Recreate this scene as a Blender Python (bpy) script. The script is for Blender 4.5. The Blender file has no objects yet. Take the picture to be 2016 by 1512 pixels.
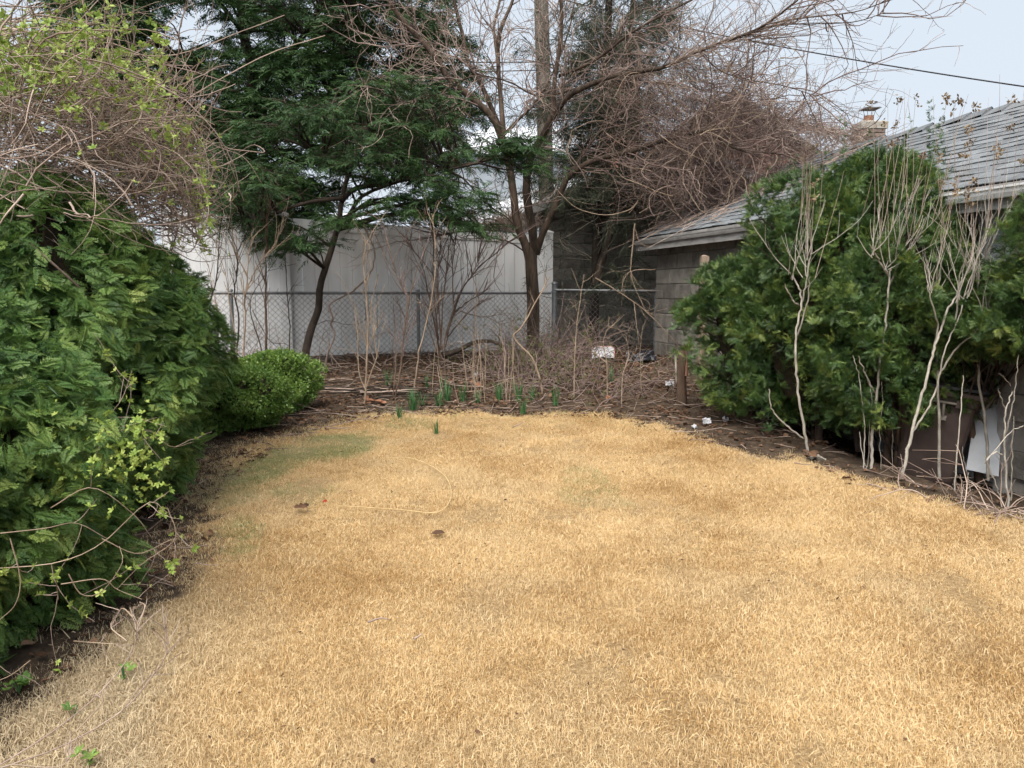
import bpy, math
import numpy as np
from mathutils import Vector, Euler, Matrix

# ------------------------------------------------------------------ camera, world, sun, exposure
SCENE = bpy.context.scene
COL = SCENE.collection
IMG_W, IMG_H, FOC = 2016.0, 1512.0, 1500.0
CAM_Z = 1.5
PITCH = math.atan(184.0 / FOC)
cam_data = bpy.data.cameras.new('camera')
cam_data.sensor_width = 36.0
cam_data.lens = 36.0 * FOC / IMG_W
cam_data.clip_start = 0.05
cam_data.clip_end = 2000.0
cam = bpy.data.objects.new('camera', cam_data)
COL.objects.link(cam)
cam.location = (0, 0, CAM_Z)
cam.rotation_euler = (math.radians(90) - PITCH, 0, 0)
SCENE.camera = cam

SUN_EL, SUN_AZ = 58.0, 200.0          # high, a little behind the camera
world = bpy.data.worlds.new('World')
SCENE.world = world
world.use_nodes = True
wn = world.node_tree
wn.nodes.clear()
w_out = wn.nodes.new('ShaderNodeOutputWorld')
w_bg = wn.nodes.new('ShaderNodeBackground')
w_sky = wn.nodes.new('ShaderNodeTexSky')
w_sky.sky_type = 'NISHITA'
w_sky.sun_disc = False
w_sky.sun_elevation = math.radians(SUN_EL)
w_sky.sun_rotation = math.radians(SUN_AZ)
w_sky.air_density = 1.0
w_sky.dust_density = 6.0
w_sky.ozone_density = 1.0
w_mix = wn.nodes.new('ShaderNodeMix')
w_mix.data_type = 'RGBA'
w_mix.inputs['Factor'].default_value = 0.86          # a closed, even layer of thin cloud over the blue
w_mix.inputs[7].default_value = (4.0, 4.4, 4.85, 1)
wn.links.new(w_sky.outputs[0], w_mix.inputs[6])
wn.links.new(w_mix.outputs[2], w_bg.inputs['Color'])
w_bg.inputs['Strength'].default_value = 0.125
wn.links.new(w_bg.outputs[0], w_out.inputs['Surface'])

sun_data = bpy.data.lights.new('sun', 'SUN')
sun_data.energy = 4.0
sun_data.angle = math.radians(55)
sun_data.color = (1.0, 0.95, 0.88)
sun = bpy.data.objects.new('sun', sun_data)
COL.objects.link(sun)
_az, _el = math.radians(SUN_AZ), math.radians(SUN_EL)
_dir = Vector((math.sin(_az) * math.cos(_el), math.cos(_az) * math.cos(_el), math.sin(_el)))
sun.rotation_euler = _dir.to_track_quat('Z', 'Y').to_euler()
SCENE.view_settings.view_transform = 'Standard'
SCENE.view_settings.look = 'None'
SCENE.view_settings.gamma = 1.0
SCENE.view_settings.exposure = 0.7
SCENE.view_settings.use_curve_mapping = False
SCENE.render.engine = 'CYCLES'
SCENE.cycles.max_bounces = 4
SCENE.cycles.diffuse_bounces = 2
SCENE.cycles.glossy_bounces = 1
SCENE.cycles.transmission_bounces = 2
SCENE.cycles.adaptive_threshold = 0.04

# ------------------------------------------------------------------ small maths
rng = np.random.default_rng(11)
A_ = np.array
CP, SP = math.cos(PITCH), math.sin(PITCH)

def ray(px, py):
    u = (px - IMG_W / 2) / FOC
    v = (IMG_H / 2 - py) / FOC
    return A_([u, CP + v * SP, -SP + v * CP])

def P(px, py, Y):
    """the point seen at a pixel, at world depth Y"""
    d = ray(px, py)
    return A_([0, 0, CAM_Z]) + d * (Y / d[1])

def gz(y):
    """ground height: a lawn that rises gently, a steeper planting bed behind it"""
    y = np.asarray(y, float)
    return np.interp(y, [-60, -3, 7.6, 10.4, 14, 60, 400], [-0.4, -0.117, 0.296, 0.58, 0.6, 0.6, 0.6])

def G(px, py):
    """the point on the ground seen at a pixel"""
    d = ray(px, py)
    lo, hi = 0.2, 60.0
    for _ in range(60):
        t = (lo + hi) / 2
        if CAM_Z + d[2] * t > gz(d[1] * t): lo = t
        else: hi = t
    return A_([d[0] * lo, d[1] * lo, float(gz(d[1] * lo))])

def unit(v):
    v = np.asarray(v, float)
    return v / np.maximum(np.linalg.norm(v, axis=-1, keepdims=True), 1e-9)

_lat = np.random.default_rng(5).random((64, 64))
def noise2(x, y, s=1.0, o=0):
    x = np.asarray(x, float) * s + 17.3 * o + 100
    y = np.asarray(y, float) * s + 9.1 * o + 100
    xi, yi = np.floor(x).astype(int), np.floor(y).astype(int)
    fx, fy = x - xi, y - yi
    fx, fy = fx * fx * (3 - 2 * fx), fy * fy * (3 - 2 * fy)
    a, b = _lat[xi % 64, yi % 64], _lat[(xi + 1) % 64, yi % 64]
    c, d = _lat[xi % 64, (yi + 1) % 64], _lat[(xi + 1) % 64, (yi + 1) % 64]
    return (a * (1 - fx) + b * fx) * (1 - fy) + (c * (1 - fx) + d * fx) * fy

def spline(pts, n):
    """Catmull-Rom through pts (k,d) -> (n,d)"""
    p = np.asarray(pts, float)
    if len(p) == 2:
        t = np.linspace(0, 1, n)[:, None]
        return p[0] * (1 - t) + p[1] * t
    q = np.vstack([2 * p[0] - p[1], p, 2 * p[-1] - p[-2]])
    u = np.linspace(0, len(p) - 1 - 1e-6, n)
    i = u.astype(int); t = (u - i)[:, None]
    a, b, c, d = q[i], q[i + 1], q[i + 2], q[i + 3]
    return 0.5 * (2 * b + (c - a) * t + (2 * a - 5 * b + 4 * c - d) * t ** 2 + (3 * b - a - 3 * c + d) * t ** 3)

def in_poly(x, y, poly):
    poly = np.asarray(poly, float)
    res = np.zeros(np.shape(x), bool)
    j = len(poly) - 1
    for i in range(len(poly)):
        xi, yi = poly[i]; xj, yj = poly[j]
        c = ((yi > y) != (yj > y)) & (x < (xj - xi) * (y - yi) / (yj - yi + 1e-12) + xi)
        res ^= c
        j = i
    return res

def to_px(p):
    p = np.asarray(p, float)
    q = p - A_([0, 0, CAM_Z])
    f = q[..., 1] * CP - q[..., 2] * SP
    u = q[..., 0] / f
    v = (q[..., 1] * SP + q[..., 2] * CP) / f
    return IMG_W / 2 + u * FOC, IMG_H / 2 - v * FOC

# ------------------------------------------------------------------ mesh building
ORG = {}
class MB:
    """collects vertices and faces and links them as ONE mesh object"""
    def __init__(s):
        s.v, s.f, s.r, s.n = [], {3: [], 4: []}, [], 0
        s.round = s.flat = False
    def add(s, v, f, r=0.5):
        v = np.asarray(v, float).reshape(-1, 3)
        f = np.asarray(f, int)
        s.v.append(v)
        s.f[f.shape[1]].append(f + s.n)
        s.r.append(np.broadcast_to(np.asarray(r, float), (len(v),)))
        s.n += len(v)
        return s
    def box(s, c, sx, sy, sz, ax=None, r=0.5):
        """box centred at c; ax = rows of three axes"""
        ax = np.eye(3) if ax is None else np.asarray(ax, float)
        s.flat = True
        k = A_([[x, y, z] for x in (-.5, .5) for y in (-.5, .5) for z in (-.5, .5)]) * A_([sx, sy, sz])
        s.add(np.asarray(c) + k @ ax, [[0, 1, 3, 2], [4, 6, 7, 5], [0, 4, 5, 1], [2, 3, 7, 6], [0, 2, 6, 4], [1, 5, 7, 3]], r)
        return s
    def prism(s, poly, off):
        """polygon (n,3) extruded by vector off, fan-capped"""
        p = np.asarray(poly, float); n = len(p); s.flat = True
        v = np.vstack([p, p + np.asarray(off)])
        s.add(v, [[i, (i + 1) % n, n + (i + 1) % n, n + i] for i in range(n)])
        c = np.vstack([p.mean(0), p]); s.add(c, [[0, 1 + i, 1 + (i + 1) % n] for i in range(n)])
        s.add(c + np.asarray(off), [[0, 1 + (i + 1) % n, 1 + i] for i in range(n)])
        return s
    def tubes(s, pts, rad, sides=4, r=None):
        """pts (N,K,3), rad (N,K): N tubes at once"""
        pts = np.asarray(pts, float); s.round = True
        if pts.ndim == 2: pts = pts[None]
        N, K, _ = pts.shape
        if N == 0: return s
        rad = np.broadcast_to(np.asarray(rad, float), (N, K))
        t = unit(np.gradient(pts, axis=1))
        m = unit(pts[:, -1] - pts[:, 0] + 1e-6)
        ref = np.where(np.abs(m[:, 2:3]) > 0.7, A_([[1.0, 0.15, 0.05]]), A_([[0.1, 0.05, 1.0]]))[:, None, :]
        a = unit(np.cross(t, ref)); b = np.cross(t, a)
        th = np.arange(sides) * 2 * math.pi / sides
        ring = pts[:, :, None, :] + rad[:, :, None, None] * (np.cos(th)[None, None, :, None] * a[:, :, None, :] + np.sin(th)[None, None, :, None] * b[:, :, None, :])
        base = (np.arange(N) * K * sides)[:, None, None]
        kk = (np.arange(K - 1) * sides)[None, :, None]
        j = np.arange(sides)[None, None, :]; j2 = (j + 1) % sides
        q = np.stack([base + kk + j, base + kk + j2, base + kk + sides + j2, base + kk + sides + j], -1).reshape(-1, 4)
        rr = rng.random(N) if r is None else np.broadcast_to(np.asarray(r, float), (N,))
        s.add(ring.reshape(-1, 3), q, np.repeat(rr, K * sides))
        return s
    def scatter(s, proto, pos, ax, scale, r=None):
        """copies of proto=(verts, faces) at pos (n,3), axes ax (n,3,3) rows x,y,z"""
        v, f = proto
        n = len(pos)
        if n == 0: return s
        w = pos[:, None, :] + np.einsum('mk,nkj->nmj', v, ax) * np.asarray(scale).reshape(-1, 1, 1)
        fi = (f[None] + (np.arange(n) * len(v))[:, None, None]).reshape(-1, f.shape[1])
        rr = rng.random(n) if r is None else np.broadcast_to(np.asarray(r, float), (n,))
        s.add(w.reshape(-1, 3), fi, np.repeat(rr, len(v)))
        return s
    def mesh(s, name, org=(0, 0, 0), smooth=False):
        v = np.concatenate(s.v) - np.asarray(org)
        me = bpy.data.meshes.new(name)
        loops, starts, tot, pos = [], [], [], 0
        for k in (3, 4):
            if s.f[k]:
                f = np.concatenate(s.f[k])
                loops.append(f.ravel()); starts.append(pos + np.arange(len(f)) * k); tot.append(np.full(len(f), k)); pos += f.size
        loops = np.concatenate(loops); starts = np.concatenate(starts); tot = np.concatenate(tot)
        me.vertices.add(len(v)); me.vertices.foreach_set('co', v.ravel().astype('f'))
        me.loops.add(len(loops)); me.loops.foreach_set('vertex_index', loops.astype('i'))
        me.polygons.add(len(starts)); me.polygons.foreach_set('loop_start', starts.astype('i')); me.polygons.foreach_set('loop_total', tot.astype('i'))
        me.polygons.foreach_set('use_smooth', np.full(len(starts), bool(smooth or (s.round and not s.flat))))
        at = me.attributes.new('rnd', 'FLOAT', 'POINT'); at.data.foreach_set('value', np.concatenate(s.r).astype('f'))
        me.update(calc_edges=True)
        return me
    def build(s, name, mat, parent=None, base=None, smooth=False, kind=None):
        org = ORG[parent.name] if parent else (A_(base, float) if base is not None else A_([0., 0, 0]))
        me = s.mesh(name, org, smooth)
        me.materials.append(mat)
        o = bpy.data.objects.new(name, me); COL.objects.link(o)
        if parent: o.parent = parent
        else: o.location = org
        ORG[o.name] = org
        if kind: o['kind'] = kind
        return o

def tag(o, label, cat, group=None, kind=None):
    o['label'] = label; o['category'] = cat
    if group: o['group'] = group
    if kind: o['kind'] = kind
    return o

def thing(name, loc, label, cat, group=None):
    o = bpy.data.objects.new(name, None); COL.objects.link(o)
    o.empty_display_size = 0.1
    o.location = tuple(float(c) for c in loc); ORG[o.name] = A_(loc, float)
    return tag(o, label, cat, group)

def piece(name, me, parent, loc, rot=(0, 0, 0), scl=(1, 1, 1)):
    """a piece that shares mesh data; loc in world coordinates"""
    o = bpy.data.objects.new(name, me); COL.objects.link(o)
    o.parent = parent; o.location = A_(loc) - ORG[parent.name]; o.rotation_euler = rot; o.scale = scl
    return o

# ------------------------------------------------------------------ branch growth
def walk(start, d, length, K, wob=0.15, lift=0.0, curl=0.0):
    """random walks: start (n,3), d (n,3), length (n,) -> (n,K,3)"""
    n = len(start)
    p = np.empty((n, K, 3)); p[:, 0] = start
    d = unit(d); st = (np.asarray(length) / (K - 1)).reshape(-1, 1)
    ca = unit(rng.normal(size=(n, 3)))
    for k in range(1, K):
        d = d + rng.normal(size=(n, 3)) * wob + A_([0, 0, lift])
        if curl: d = d + np.cross(ca, d) * curl
        d = unit(d)
        p[:, k] = p[:, k - 1] + d * st
    return p

def spawn(par, n, t0=0.2, t1=1.0, a0=25, a1=60):
    """n points on parents (N,K,3) with a direction leaning off the parent by a0..a1 degrees"""
    N, K, _ = par.shape
    seg = np.linalg.norm(np.diff(par, axis=1), axis=2).sum(1)
    i = rng.choice(N, n, p=seg / seg.sum())
    t = (t0 + (t1 - t0) * rng.random(n)) * (K - 1.001)
    k = t.astype(int); f = (t - k)[:, None]
    a, b = par[i, k], par[i, k + 1]
    tan = unit(b - a)
    perp = unit(np.cross(tan, rng.normal(size=(n, 3))))
    an = np.radians(a0 + (a1 - a0) * rng.random(n))[:, None]
    return a * (1 - f) + b * f, tan * np.cos(an) + perp * np.sin(an), i, t / (K - 1)

def taper(n, K, r0, r1):
    r0 = np.broadcast_to(np.asarray(r0, float), (n,)); r1 = np.broadcast_to(np.asarray(r1, float), (n,))
    t = np.linspace(0, 1, K)[None]
    return r0[:, None] * (1 - t) + r1[:, None] * t

def trace(pts, Y, dY=0.0, n=12):
    """pixel polyline at depth Y..Y+dY -> (n,3)"""
    m = len(pts)
    return spline([P(p[0], p[1], Y + dY * i / (m - 1)) for i, p in enumerate(pts)], n)

def frames(y, zhint):
    """axes rows x,y,z from a main direction y and a rough normal"""
    y = unit(y); x = unit(np.cross(y, zhint)); z = np.cross(x, y)
    return np.stack([x, y, z], 1)

# ------------------------------------------------------------------ materials
def _nt(name):
    m = bpy.data.materials.new(name); m.use_nodes = True
    nt = m.node_tree; b = nt.nodes['Principled BSDF']
    return m, nt, b
def _ramp(nt, cols, pos=None):
    r = nt.nodes.new('ShaderNodeValToRGB'); e = r.color_ramp.elements
    pos = pos or [i / (len(cols) - 1) for i in range(len(cols))]
    e[0].position, e[0].color = pos[0], (*cols[0], 1)
    e[1].position, e[1].color = pos[-1], (*cols[-1], 1)
    for c, p in zip(cols[1:-1], pos[1:-1]):
        q = e.new(p); q.color = (*c, 1)
    return r
def _noise(nt, scale, detail=4, rough=0.6, vec=None, dist=0.0):
    n = nt.nodes.new('ShaderNodeTexNoise'); n.inputs['Scale'].default_value = scale
    n.inputs['Detail'].default_value = detail; n.inputs['Roughness'].default_value = rough; n.inputs['Distortion'].default_value = dist
    if vec is None:
        g = nt.nodes.new('ShaderNodeNewGeometry'); vec = g.outputs['Position']
    nt.links.new(vec, n.inputs['Vector'])
    return n
def _mixc(nt, f, a, b, mode='MIX'):
    m = nt.nodes.new('ShaderNodeMix'); m.data_type = 'RGBA'; m.blend_type = mode
    for s, x in ((0, f), (6, a), (7, b)):
        if isinstance(x, (int, float)): m.inputs[s].default_value = x
        elif isinstance(x, tuple): m.inputs[s].default_value = (*x, 1)
        else: nt.links.new(x, m.inputs[s])
    return m.outputs[2]
def leaf_mat(name, cols, rough=0.5, spec=0.35, trans=0.2, nscale=3.0, inst=False):
    """leaf colour from a per-leaf random number and a little drift in space"""
    m, nt, b = _nt(name)
    at = nt.nodes.new('ShaderNodeAttribute'); at.attribute_name = 'tint' if inst else 'rnd'
    if inst: at.attribute_type = 'INSTANCER'
    n = _noise(nt, nscale, 2)
    mm = nt.nodes.new('ShaderNodeMath'); mm.operation = 'MULTIPLY_ADD'
    nt.links.new(n.outputs[0], mm.inputs[0]); mm.inputs[1].default_value = 0.7
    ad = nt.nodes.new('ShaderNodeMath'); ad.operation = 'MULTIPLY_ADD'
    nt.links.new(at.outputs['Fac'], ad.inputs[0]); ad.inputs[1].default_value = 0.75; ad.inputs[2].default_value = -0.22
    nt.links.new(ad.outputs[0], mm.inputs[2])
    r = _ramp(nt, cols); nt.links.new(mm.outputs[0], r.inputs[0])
    nt.links.new(r.outputs[0], b.inputs['Base Color'])
    b.inputs['Roughness'].default_value = rough; b.inputs['Specular IOR Level'].default_value = spec
    if trans:
        tr = nt.nodes.new('ShaderNodeBsdfTranslucent'); nt.links.new(r.outputs[0], tr.inputs['Color'])
        mx = nt.nodes.new('ShaderNodeMixShader'); mx.inputs[0].default_value = trans
        nt.links.new(b.outputs[0], mx.inputs[1]); nt.links.new(tr.outputs[0], mx.inputs[2])
        nt.links.new(mx.outputs[0], nt.nodes['Material Output'].inputs['Surface'])
    return m
def rough_mat(name, cols, scale=8.0, rough=0.85, spec=0.3, bump=0.3, stretch=None, metal=0.0, bscale=None, per_object=0.0, dist=0.0):
    """mottled surface with fine relief"""
    m, nt, b = _nt(name)
    vec = None
    if stretch:
        g = nt.nodes.new('ShaderNodeNewGeometry'); mp = nt.nodes.new('ShaderNodeMapping'); mp.inputs['Scale'].default_value = stretch
        nt.links.new(g.outputs['Position'], mp.inputs['Vector']); vec = mp.outputs[0]
    n = _noise(nt, scale, 6, 0.65, vec, dist)
    at = nt.nodes.new('ShaderNodeAttribute'); at.attribute_name = 'rnd'
    ad = nt.nodes.new('ShaderNodeMath'); ad.operation = 'MULTIPLY_ADD'; ad.inputs[1].default_value = 0.3
    nt.links.new(at.outputs['Fac'], ad.inputs[0]); nt.links.new(n.outputs[0], ad.inputs[2])
    su = nt.nodes.new('ShaderNodeMath'); su.operation = 'SUBTRACT'; nt.links.new(ad.outputs[0], su.inputs[0]); su.inputs[1].default_value = 0.15
    fac = su.outputs[0]
    if per_object:
        oi = nt.nodes.new('ShaderNodeObjectInfo'); k = nt.nodes.new('ShaderNodeMath'); k.operation = 'MULTIPLY_ADD'
        nt.links.new(oi.outputs['Random'], k.inputs[0]); k.inputs[1].default_value = per_object
        s2 = nt.nodes.new('ShaderNodeMath'); s2.operation = 'SUBTRACT'; nt.links.new(fac, s2.inputs[0]); s2.inputs[1].default_value = per_object / 2
        nt.links.new(s2.outputs[0], k.inputs[2]); fac = k.outputs[0]
    r = _ramp(nt, cols, [0.25 + 0.5 * i / (len(cols) - 1) for i in range(len(cols))]); nt.links.new(fac, r.inputs[0])
    nt.links.new(r.outputs[0], b.inputs['Base Color'])
    b.inputs['Roughness'].default_value = rough; b.inputs['Specular IOR Level'].default_value = spec; b.inputs['Metallic'].default_value = metal
    if bump:
        n2 = _noise(nt, bscale or scale * 3, 5, 0.7, vec)
        bp = nt.nodes.new('ShaderNodeBump'); bp.inputs['Strength'].default_value = bump; bp.inputs['Distance'].default_value = 0.02
        nt.links.new(n2.outputs[0], bp.inputs['Height']); nt.links.new(bp.outputs[0], b.inputs['Normal'])
    return m

M = {}
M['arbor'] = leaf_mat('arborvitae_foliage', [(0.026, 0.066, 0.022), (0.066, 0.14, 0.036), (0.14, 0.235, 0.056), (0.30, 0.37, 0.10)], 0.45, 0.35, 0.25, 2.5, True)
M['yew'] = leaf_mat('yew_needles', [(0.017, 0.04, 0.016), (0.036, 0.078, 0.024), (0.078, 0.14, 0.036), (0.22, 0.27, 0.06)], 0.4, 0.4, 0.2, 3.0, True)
M['hemlock'] = leaf_mat('evergreen_foliage', [(0.017, 0.042, 0.016), (0.028, 0.066, 0.02), (0.046, 0.095, 0.025), (0.078, 0.135, 0.034)], 0.5, 0.25, 0.15, 1.2)
M['wisp'] = leaf_mat('thin_cedar_foliage', [(0.04, 0.05, 0.034), (0.065, 0.078, 0.05), (0.095, 0.10, 0.068)], 0.7, 0.15, 0.1, 1.5)
M['boxwood'] = leaf_mat('boxwood_leaves', [(0.05, 0.11, 0.024), (0.10, 0.19, 0.036), (0.17, 0.27, 0.055), (0.25, 0.34, 0.08)], 0.4, 0.4, 0.25, 4.0)
M['fresh'] = leaf_mat('fresh_vine_leaves', [(0.18, 0.28, 0.05), (0.30, 0.40, 0.08), (0.44, 0.52, 0.14)], 0.45, 0.35, 0.35, 4.0)
M['daffodil'] = leaf_mat('daffodil_leaves', [(0.035, 0.10, 0.04), (0.06, 0.15, 0.05), (0.09, 0.19, 0.07)], 0.5, 0.3, 0.2, 4.0)
M['deadleaf'] = leaf_mat('dead_leaves', [(0.04, 0.022, 0.014), (0.085, 0.046, 0.027), (0.14, 0.08, 0.048), (0.25, 0.155, 0.10)], 0.75, 0.2, 0.1, 5.0)
M['orangeleaf'] = leaf_mat('russet_leaves', [(0.20, 0.085, 0.05), (0.30, 0.14, 0.08), (0.38, 0.2, 0.12)], 0.6, 0.3, 0.2, 20.0)
M['redleaf'] = leaf_mat('red_leaf', [(0.26, 0.03, 0.02), (0.36, 0.05, 0.03)], 0.5, 0.3, 0.1, 20.0)
M['pod'] = leaf_mat('seed_heads', [(0.10, 0.07, 0.045), (0.2, 0.145, 0.09), (0.34, 0.255, 0.16)], 0.8, 0.2, 0.1, 10.0)
M['bark_brown'] = rough_mat('warm_brown_bark', [(0.045, 0.03, 0.022), (0.115, 0.074, 0.052), (0.20, 0.14, 0.105)], 14, 0.85, 0.25, 0.6, (1, 1, 0.25))
M['bark_tree'] = rough_mat('dark_rough_bark', [(0.028, 0.021, 0.016), (0.085, 0.06, 0.044), (0.17, 0.125, 0.095)], 18, 0.9, 0.2, 0.9, (1, 1, 0.2))
M['cedar_twig'] = rough_mat('olive_grey_twigs', [(0.075, 0.07, 0.055), (0.13, 0.12, 0.095), (0.2, 0.185, 0.15)], 6, 0.85, 0.2, 0)
M['bark_dark'] = rough_mat('dark_bark', [(0.018, 0.014, 0.011), (0.045, 0.034, 0.027), (0.085, 0.065, 0.05)], 14, 0.9, 0.2, 0.6, (1, 1, 0.3))
M['twig_red'] = rough_mat('reddish_twigs', [(0.09, 0.06, 0.052), (0.18, 0.128, 0.112), (0.29, 0.215, 0.19)], 5, 0.8, 0.25, 0)
M['twig_grey'] = rough_mat('grey_twigs', [(0.15, 0.105, 0.085), (0.30, 0.225, 0.185), (0.46, 0.365, 0.30)], 5, 0.8, 0.25, 0)
M['stem_pale'] = rough_mat('pale_bare_stems', [(0.18, 0.16, 0.135), (0.34, 0.31, 0.265), (0.50, 0.465, 0.405)], 12, 0.8, 0.25, 0.3)
M['stem_tan'] = rough_mat('tan_stems', [(0.16, 0.115, 0.08), (0.28, 0.21, 0.15), (0.40, 0.315, 0.23)], 9, 0.8, 0.25, 0.2)
M['core'] = rough_mat('dead_interior_shade', [(0.012, 0.011, 0.008), (0.03, 0.024, 0.016), (0.055, 0.04, 0.026)], 30, 0.95, 0.1, 0.8)  # dead brown interior, with the shade behind foliage gaps put into the colour
M['vinyl'] = rough_mat('grey_white_vinyl', [(0.54, 0.535, 0.52), (0.67, 0.672, 0.675), (0.74, 0.745, 0.75)], 1.3, 0.5, 0.35, 0.03, (4, 4, 0.5), per_object=0.10)
M['galv'] = rough_mat('galvanised_steel', [(0.10, 0.105, 0.11), (0.17, 0.178, 0.185), (0.25, 0.258, 0.265)], 9, 0.55, 0.5, 0.1, metal=0.4)
M['mesh_wire'] = rough_mat('dull_wire', [(0.10, 0.10, 0.105), (0.17, 0.17, 0.175)], 6, 0.6, 0.4, 0, metal=0.3)
M['block'] = rough_mat('rock_faced_block', [(0.105, 0.096, 0.085), (0.18, 0.166, 0.147), (0.26, 0.242, 0.215)], 7, 0.95, 0.15, 0.9, bscale=28, per_object=0.35)
M['mortar'] = rough_mat('mortar', [(0.2, 0.185, 0.165), (0.29, 0.27, 0.245)], 14, 0.95, 0.1, 0.5)
M['shingle'] = rough_mat('grey_shingle', [(0.12, 0.13, 0.14), (0.165, 0.178, 0.19), (0.215, 0.23, 0.243)], 9, 0.9, 0.2, 0.5, bscale=120, per_object=0.3)
M['fascia'] = rough_mat('weathered_fascia', [(0.16, 0.15, 0.14), (0.28, 0.27, 0.26), (0.38, 0.37, 0.36)], 5, 0.8, 0.25, 0.2, (1, 1, 4))
M['white_paint'] = rough_mat('white_painted_metal', [(0.55, 0.56, 0.57), (0.7, 0.71, 0.72), (0.78, 0.79, 0.8)], 4, 0.5, 0.4, 0.1)
M['panel'] = rough_mat('pale_grey_painted_wood', [(0.36, 0.375, 0.40), (0.45, 0.465, 0.49), (0.52, 0.535, 0.56)], 3, 0.6, 0.3, 0.15)
M['brick'] = rough_mat('dark_red_brick', [(0.10, 0.05, 0.04), (0.20, 0.10, 0.075), (0.30, 0.17, 0.13)], 12, 0.9, 0.2, 0.5, per_object=0.5)
M['brick_grey'] = rough_mat('weathered_brick', [(0.09, 0.07, 0.06), (0.17, 0.13, 0.11), (0.26, 0.20, 0.17)], 12, 0.9, 0.2, 0.5, per_object=0.5)
M['concrete'] = rough_mat('concrete', [(0.22, 0.20, 0.17), (0.33, 0.31, 0.27), (0.42, 0.39, 0.35)], 10, 0.9, 0.2, 0.4)
M['clay'] = rough_mat('clay_flue', [(0.20, 0.10, 0.065), (0.32, 0.17, 0.11)], 10, 0.8, 0.2, 0.2)
M['dark_roof'] = rough_mat('dark_roofing', [(0.05, 0.05, 0.05), (0.10, 0.095, 0.09)], 12, 0.9, 0.2, 0.4)
M['pale_roof'] = rough_mat('pale_roofing', [(0.42, 0.44, 0.47), (0.55, 0.57, 0.60)], 6, 0.85, 0.2, 0.3)
M['siding'] = rough_mat('pale_blue_siding', [(0.30, 0.34, 0.38), (0.38, 0.42, 0.46)], 3, 0.6, 0.3, 0.05, per_object=0.2)
M['pole'] = rough_mat('weathered_pole_wood', [(0.10, 0.085, 0.07), (0.20, 0.175, 0.15), (0.30, 0.27, 0.235)], 22, 0.9, 0.2, 0.6, (1, 1, 0.08))
M['wire'] = rough_mat('black_cable', [(0.02, 0.02, 0.025), (0.035, 0.035, 0.04)], 4, 0.6, 0.3, 0)
M['bin'] = rough_mat('brown_plastic', [(0.04, 0.027, 0.023), (0.06, 0.041, 0.035), (0.08, 0.056, 0.048)], 4, 0.5, 0.35, 0.08)
M['bin_lid'] = rough_mat('black_plastic', [(0.012, 0.012, 0.014), (0.022, 0.021, 0.023)], 5, 0.45, 0.4, 0.05)
M['bin_metal'] = rough_mat('dirty_zinc', [(0.12, 0.105, 0.085), (0.24, 0.215, 0.18)], 20, 0.5, 0.5, 0.2, metal=0.3)
M['paper'] = rough_mat('white_paper', [(0.48, 0.48, 0.5), (0.62, 0.62, 0.64)], 20, 0.7, 0.3, 0.3)
M['pink'] = rough_mat('faded_red_print', [(0.5, 0.2, 0.18), (0.6, 0.3, 0.27)], 20, 0.7, 0.3, 0.1)
M['blackbag'] = rough_mat('black_plastic_film', [(0.012, 0.013, 0.017), (0.022, 0.023, 0.03)], 10, 0.3, 0.5, 0.3)
M['wood_post'] = rough_mat('weathered_post_wood', [(0.12, 0.085, 0.06), (0.25, 0.19, 0.14), (0.36, 0.28, 0.21)], 20, 0.9, 0.2, 0.5, (1, 1, 0.15))
M['straw_stem'] = rough_mat('straw_stem', [(0.36, 0.24, 0.11), (0.62, 0.47, 0.25)], 6, 0.7, 0.3, 0)
# ------------------------------------------------------------------ ground
LAWN_PX = [(0, 1430), (120, 1335), (240, 1250), (330, 1185), (415, 1090), (440, 1030), (430, 985), (500, 905), (620, 850), (760, 818), (950, 812), (1200, 815),
           (1330, 856), (1500, 905), (1700, 945), (1850, 985), (2016, 1030), (2200, 1085)]
_lp = [G(*p)[:2] for p in LAWN_PX]
LAWN = A_([[-1.25, 0.2], [-1.28, 1.4]] + _lp + [[4.6, 2.6], [4.9, 0.2]])

def lawn_mask(x, y, j=0.10):
    jx = (noise2(x, y, 4.0, 1) - 0.5) * 2 * j + (noise2(x, y, 13.0, 2) - 0.5) * j
    jy = (noise2(x, y, 4.0, 3) - 0.5) * 2 * j + (noise2(x, y, 13.0, 4) - 0.5) * j
    return in_poly(x + jx, y + jy, LAWN)

def ground_h(x, y):
    und = (noise2(x, y, 0.9, 7) - 0.5) * 0.03 + (noise2(x, y, 3.1, 8) - 0.5) * 0.018
    near = np.clip((14 - np.abs(y)) / 3, 0, 1) * np.clip((9 - np.abs(x)) / 3, 0, 1)
    # a shallow gutter of lower soil along the garage wall
    dx, dy = x - 2.05, y - 10.9
    o = dx * 0.9643 + dy * 0.2647; s = dx * 0.2647 - dy * 0.9643
    dip = np.clip((o + 0.75) / 0.25, 0, 1) * np.clip((s - 3.2) / 0.8, 0, 1)
    return gz(y) + und * near - 0.15 * dip * dip * (3 - 2 * dip)

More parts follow.
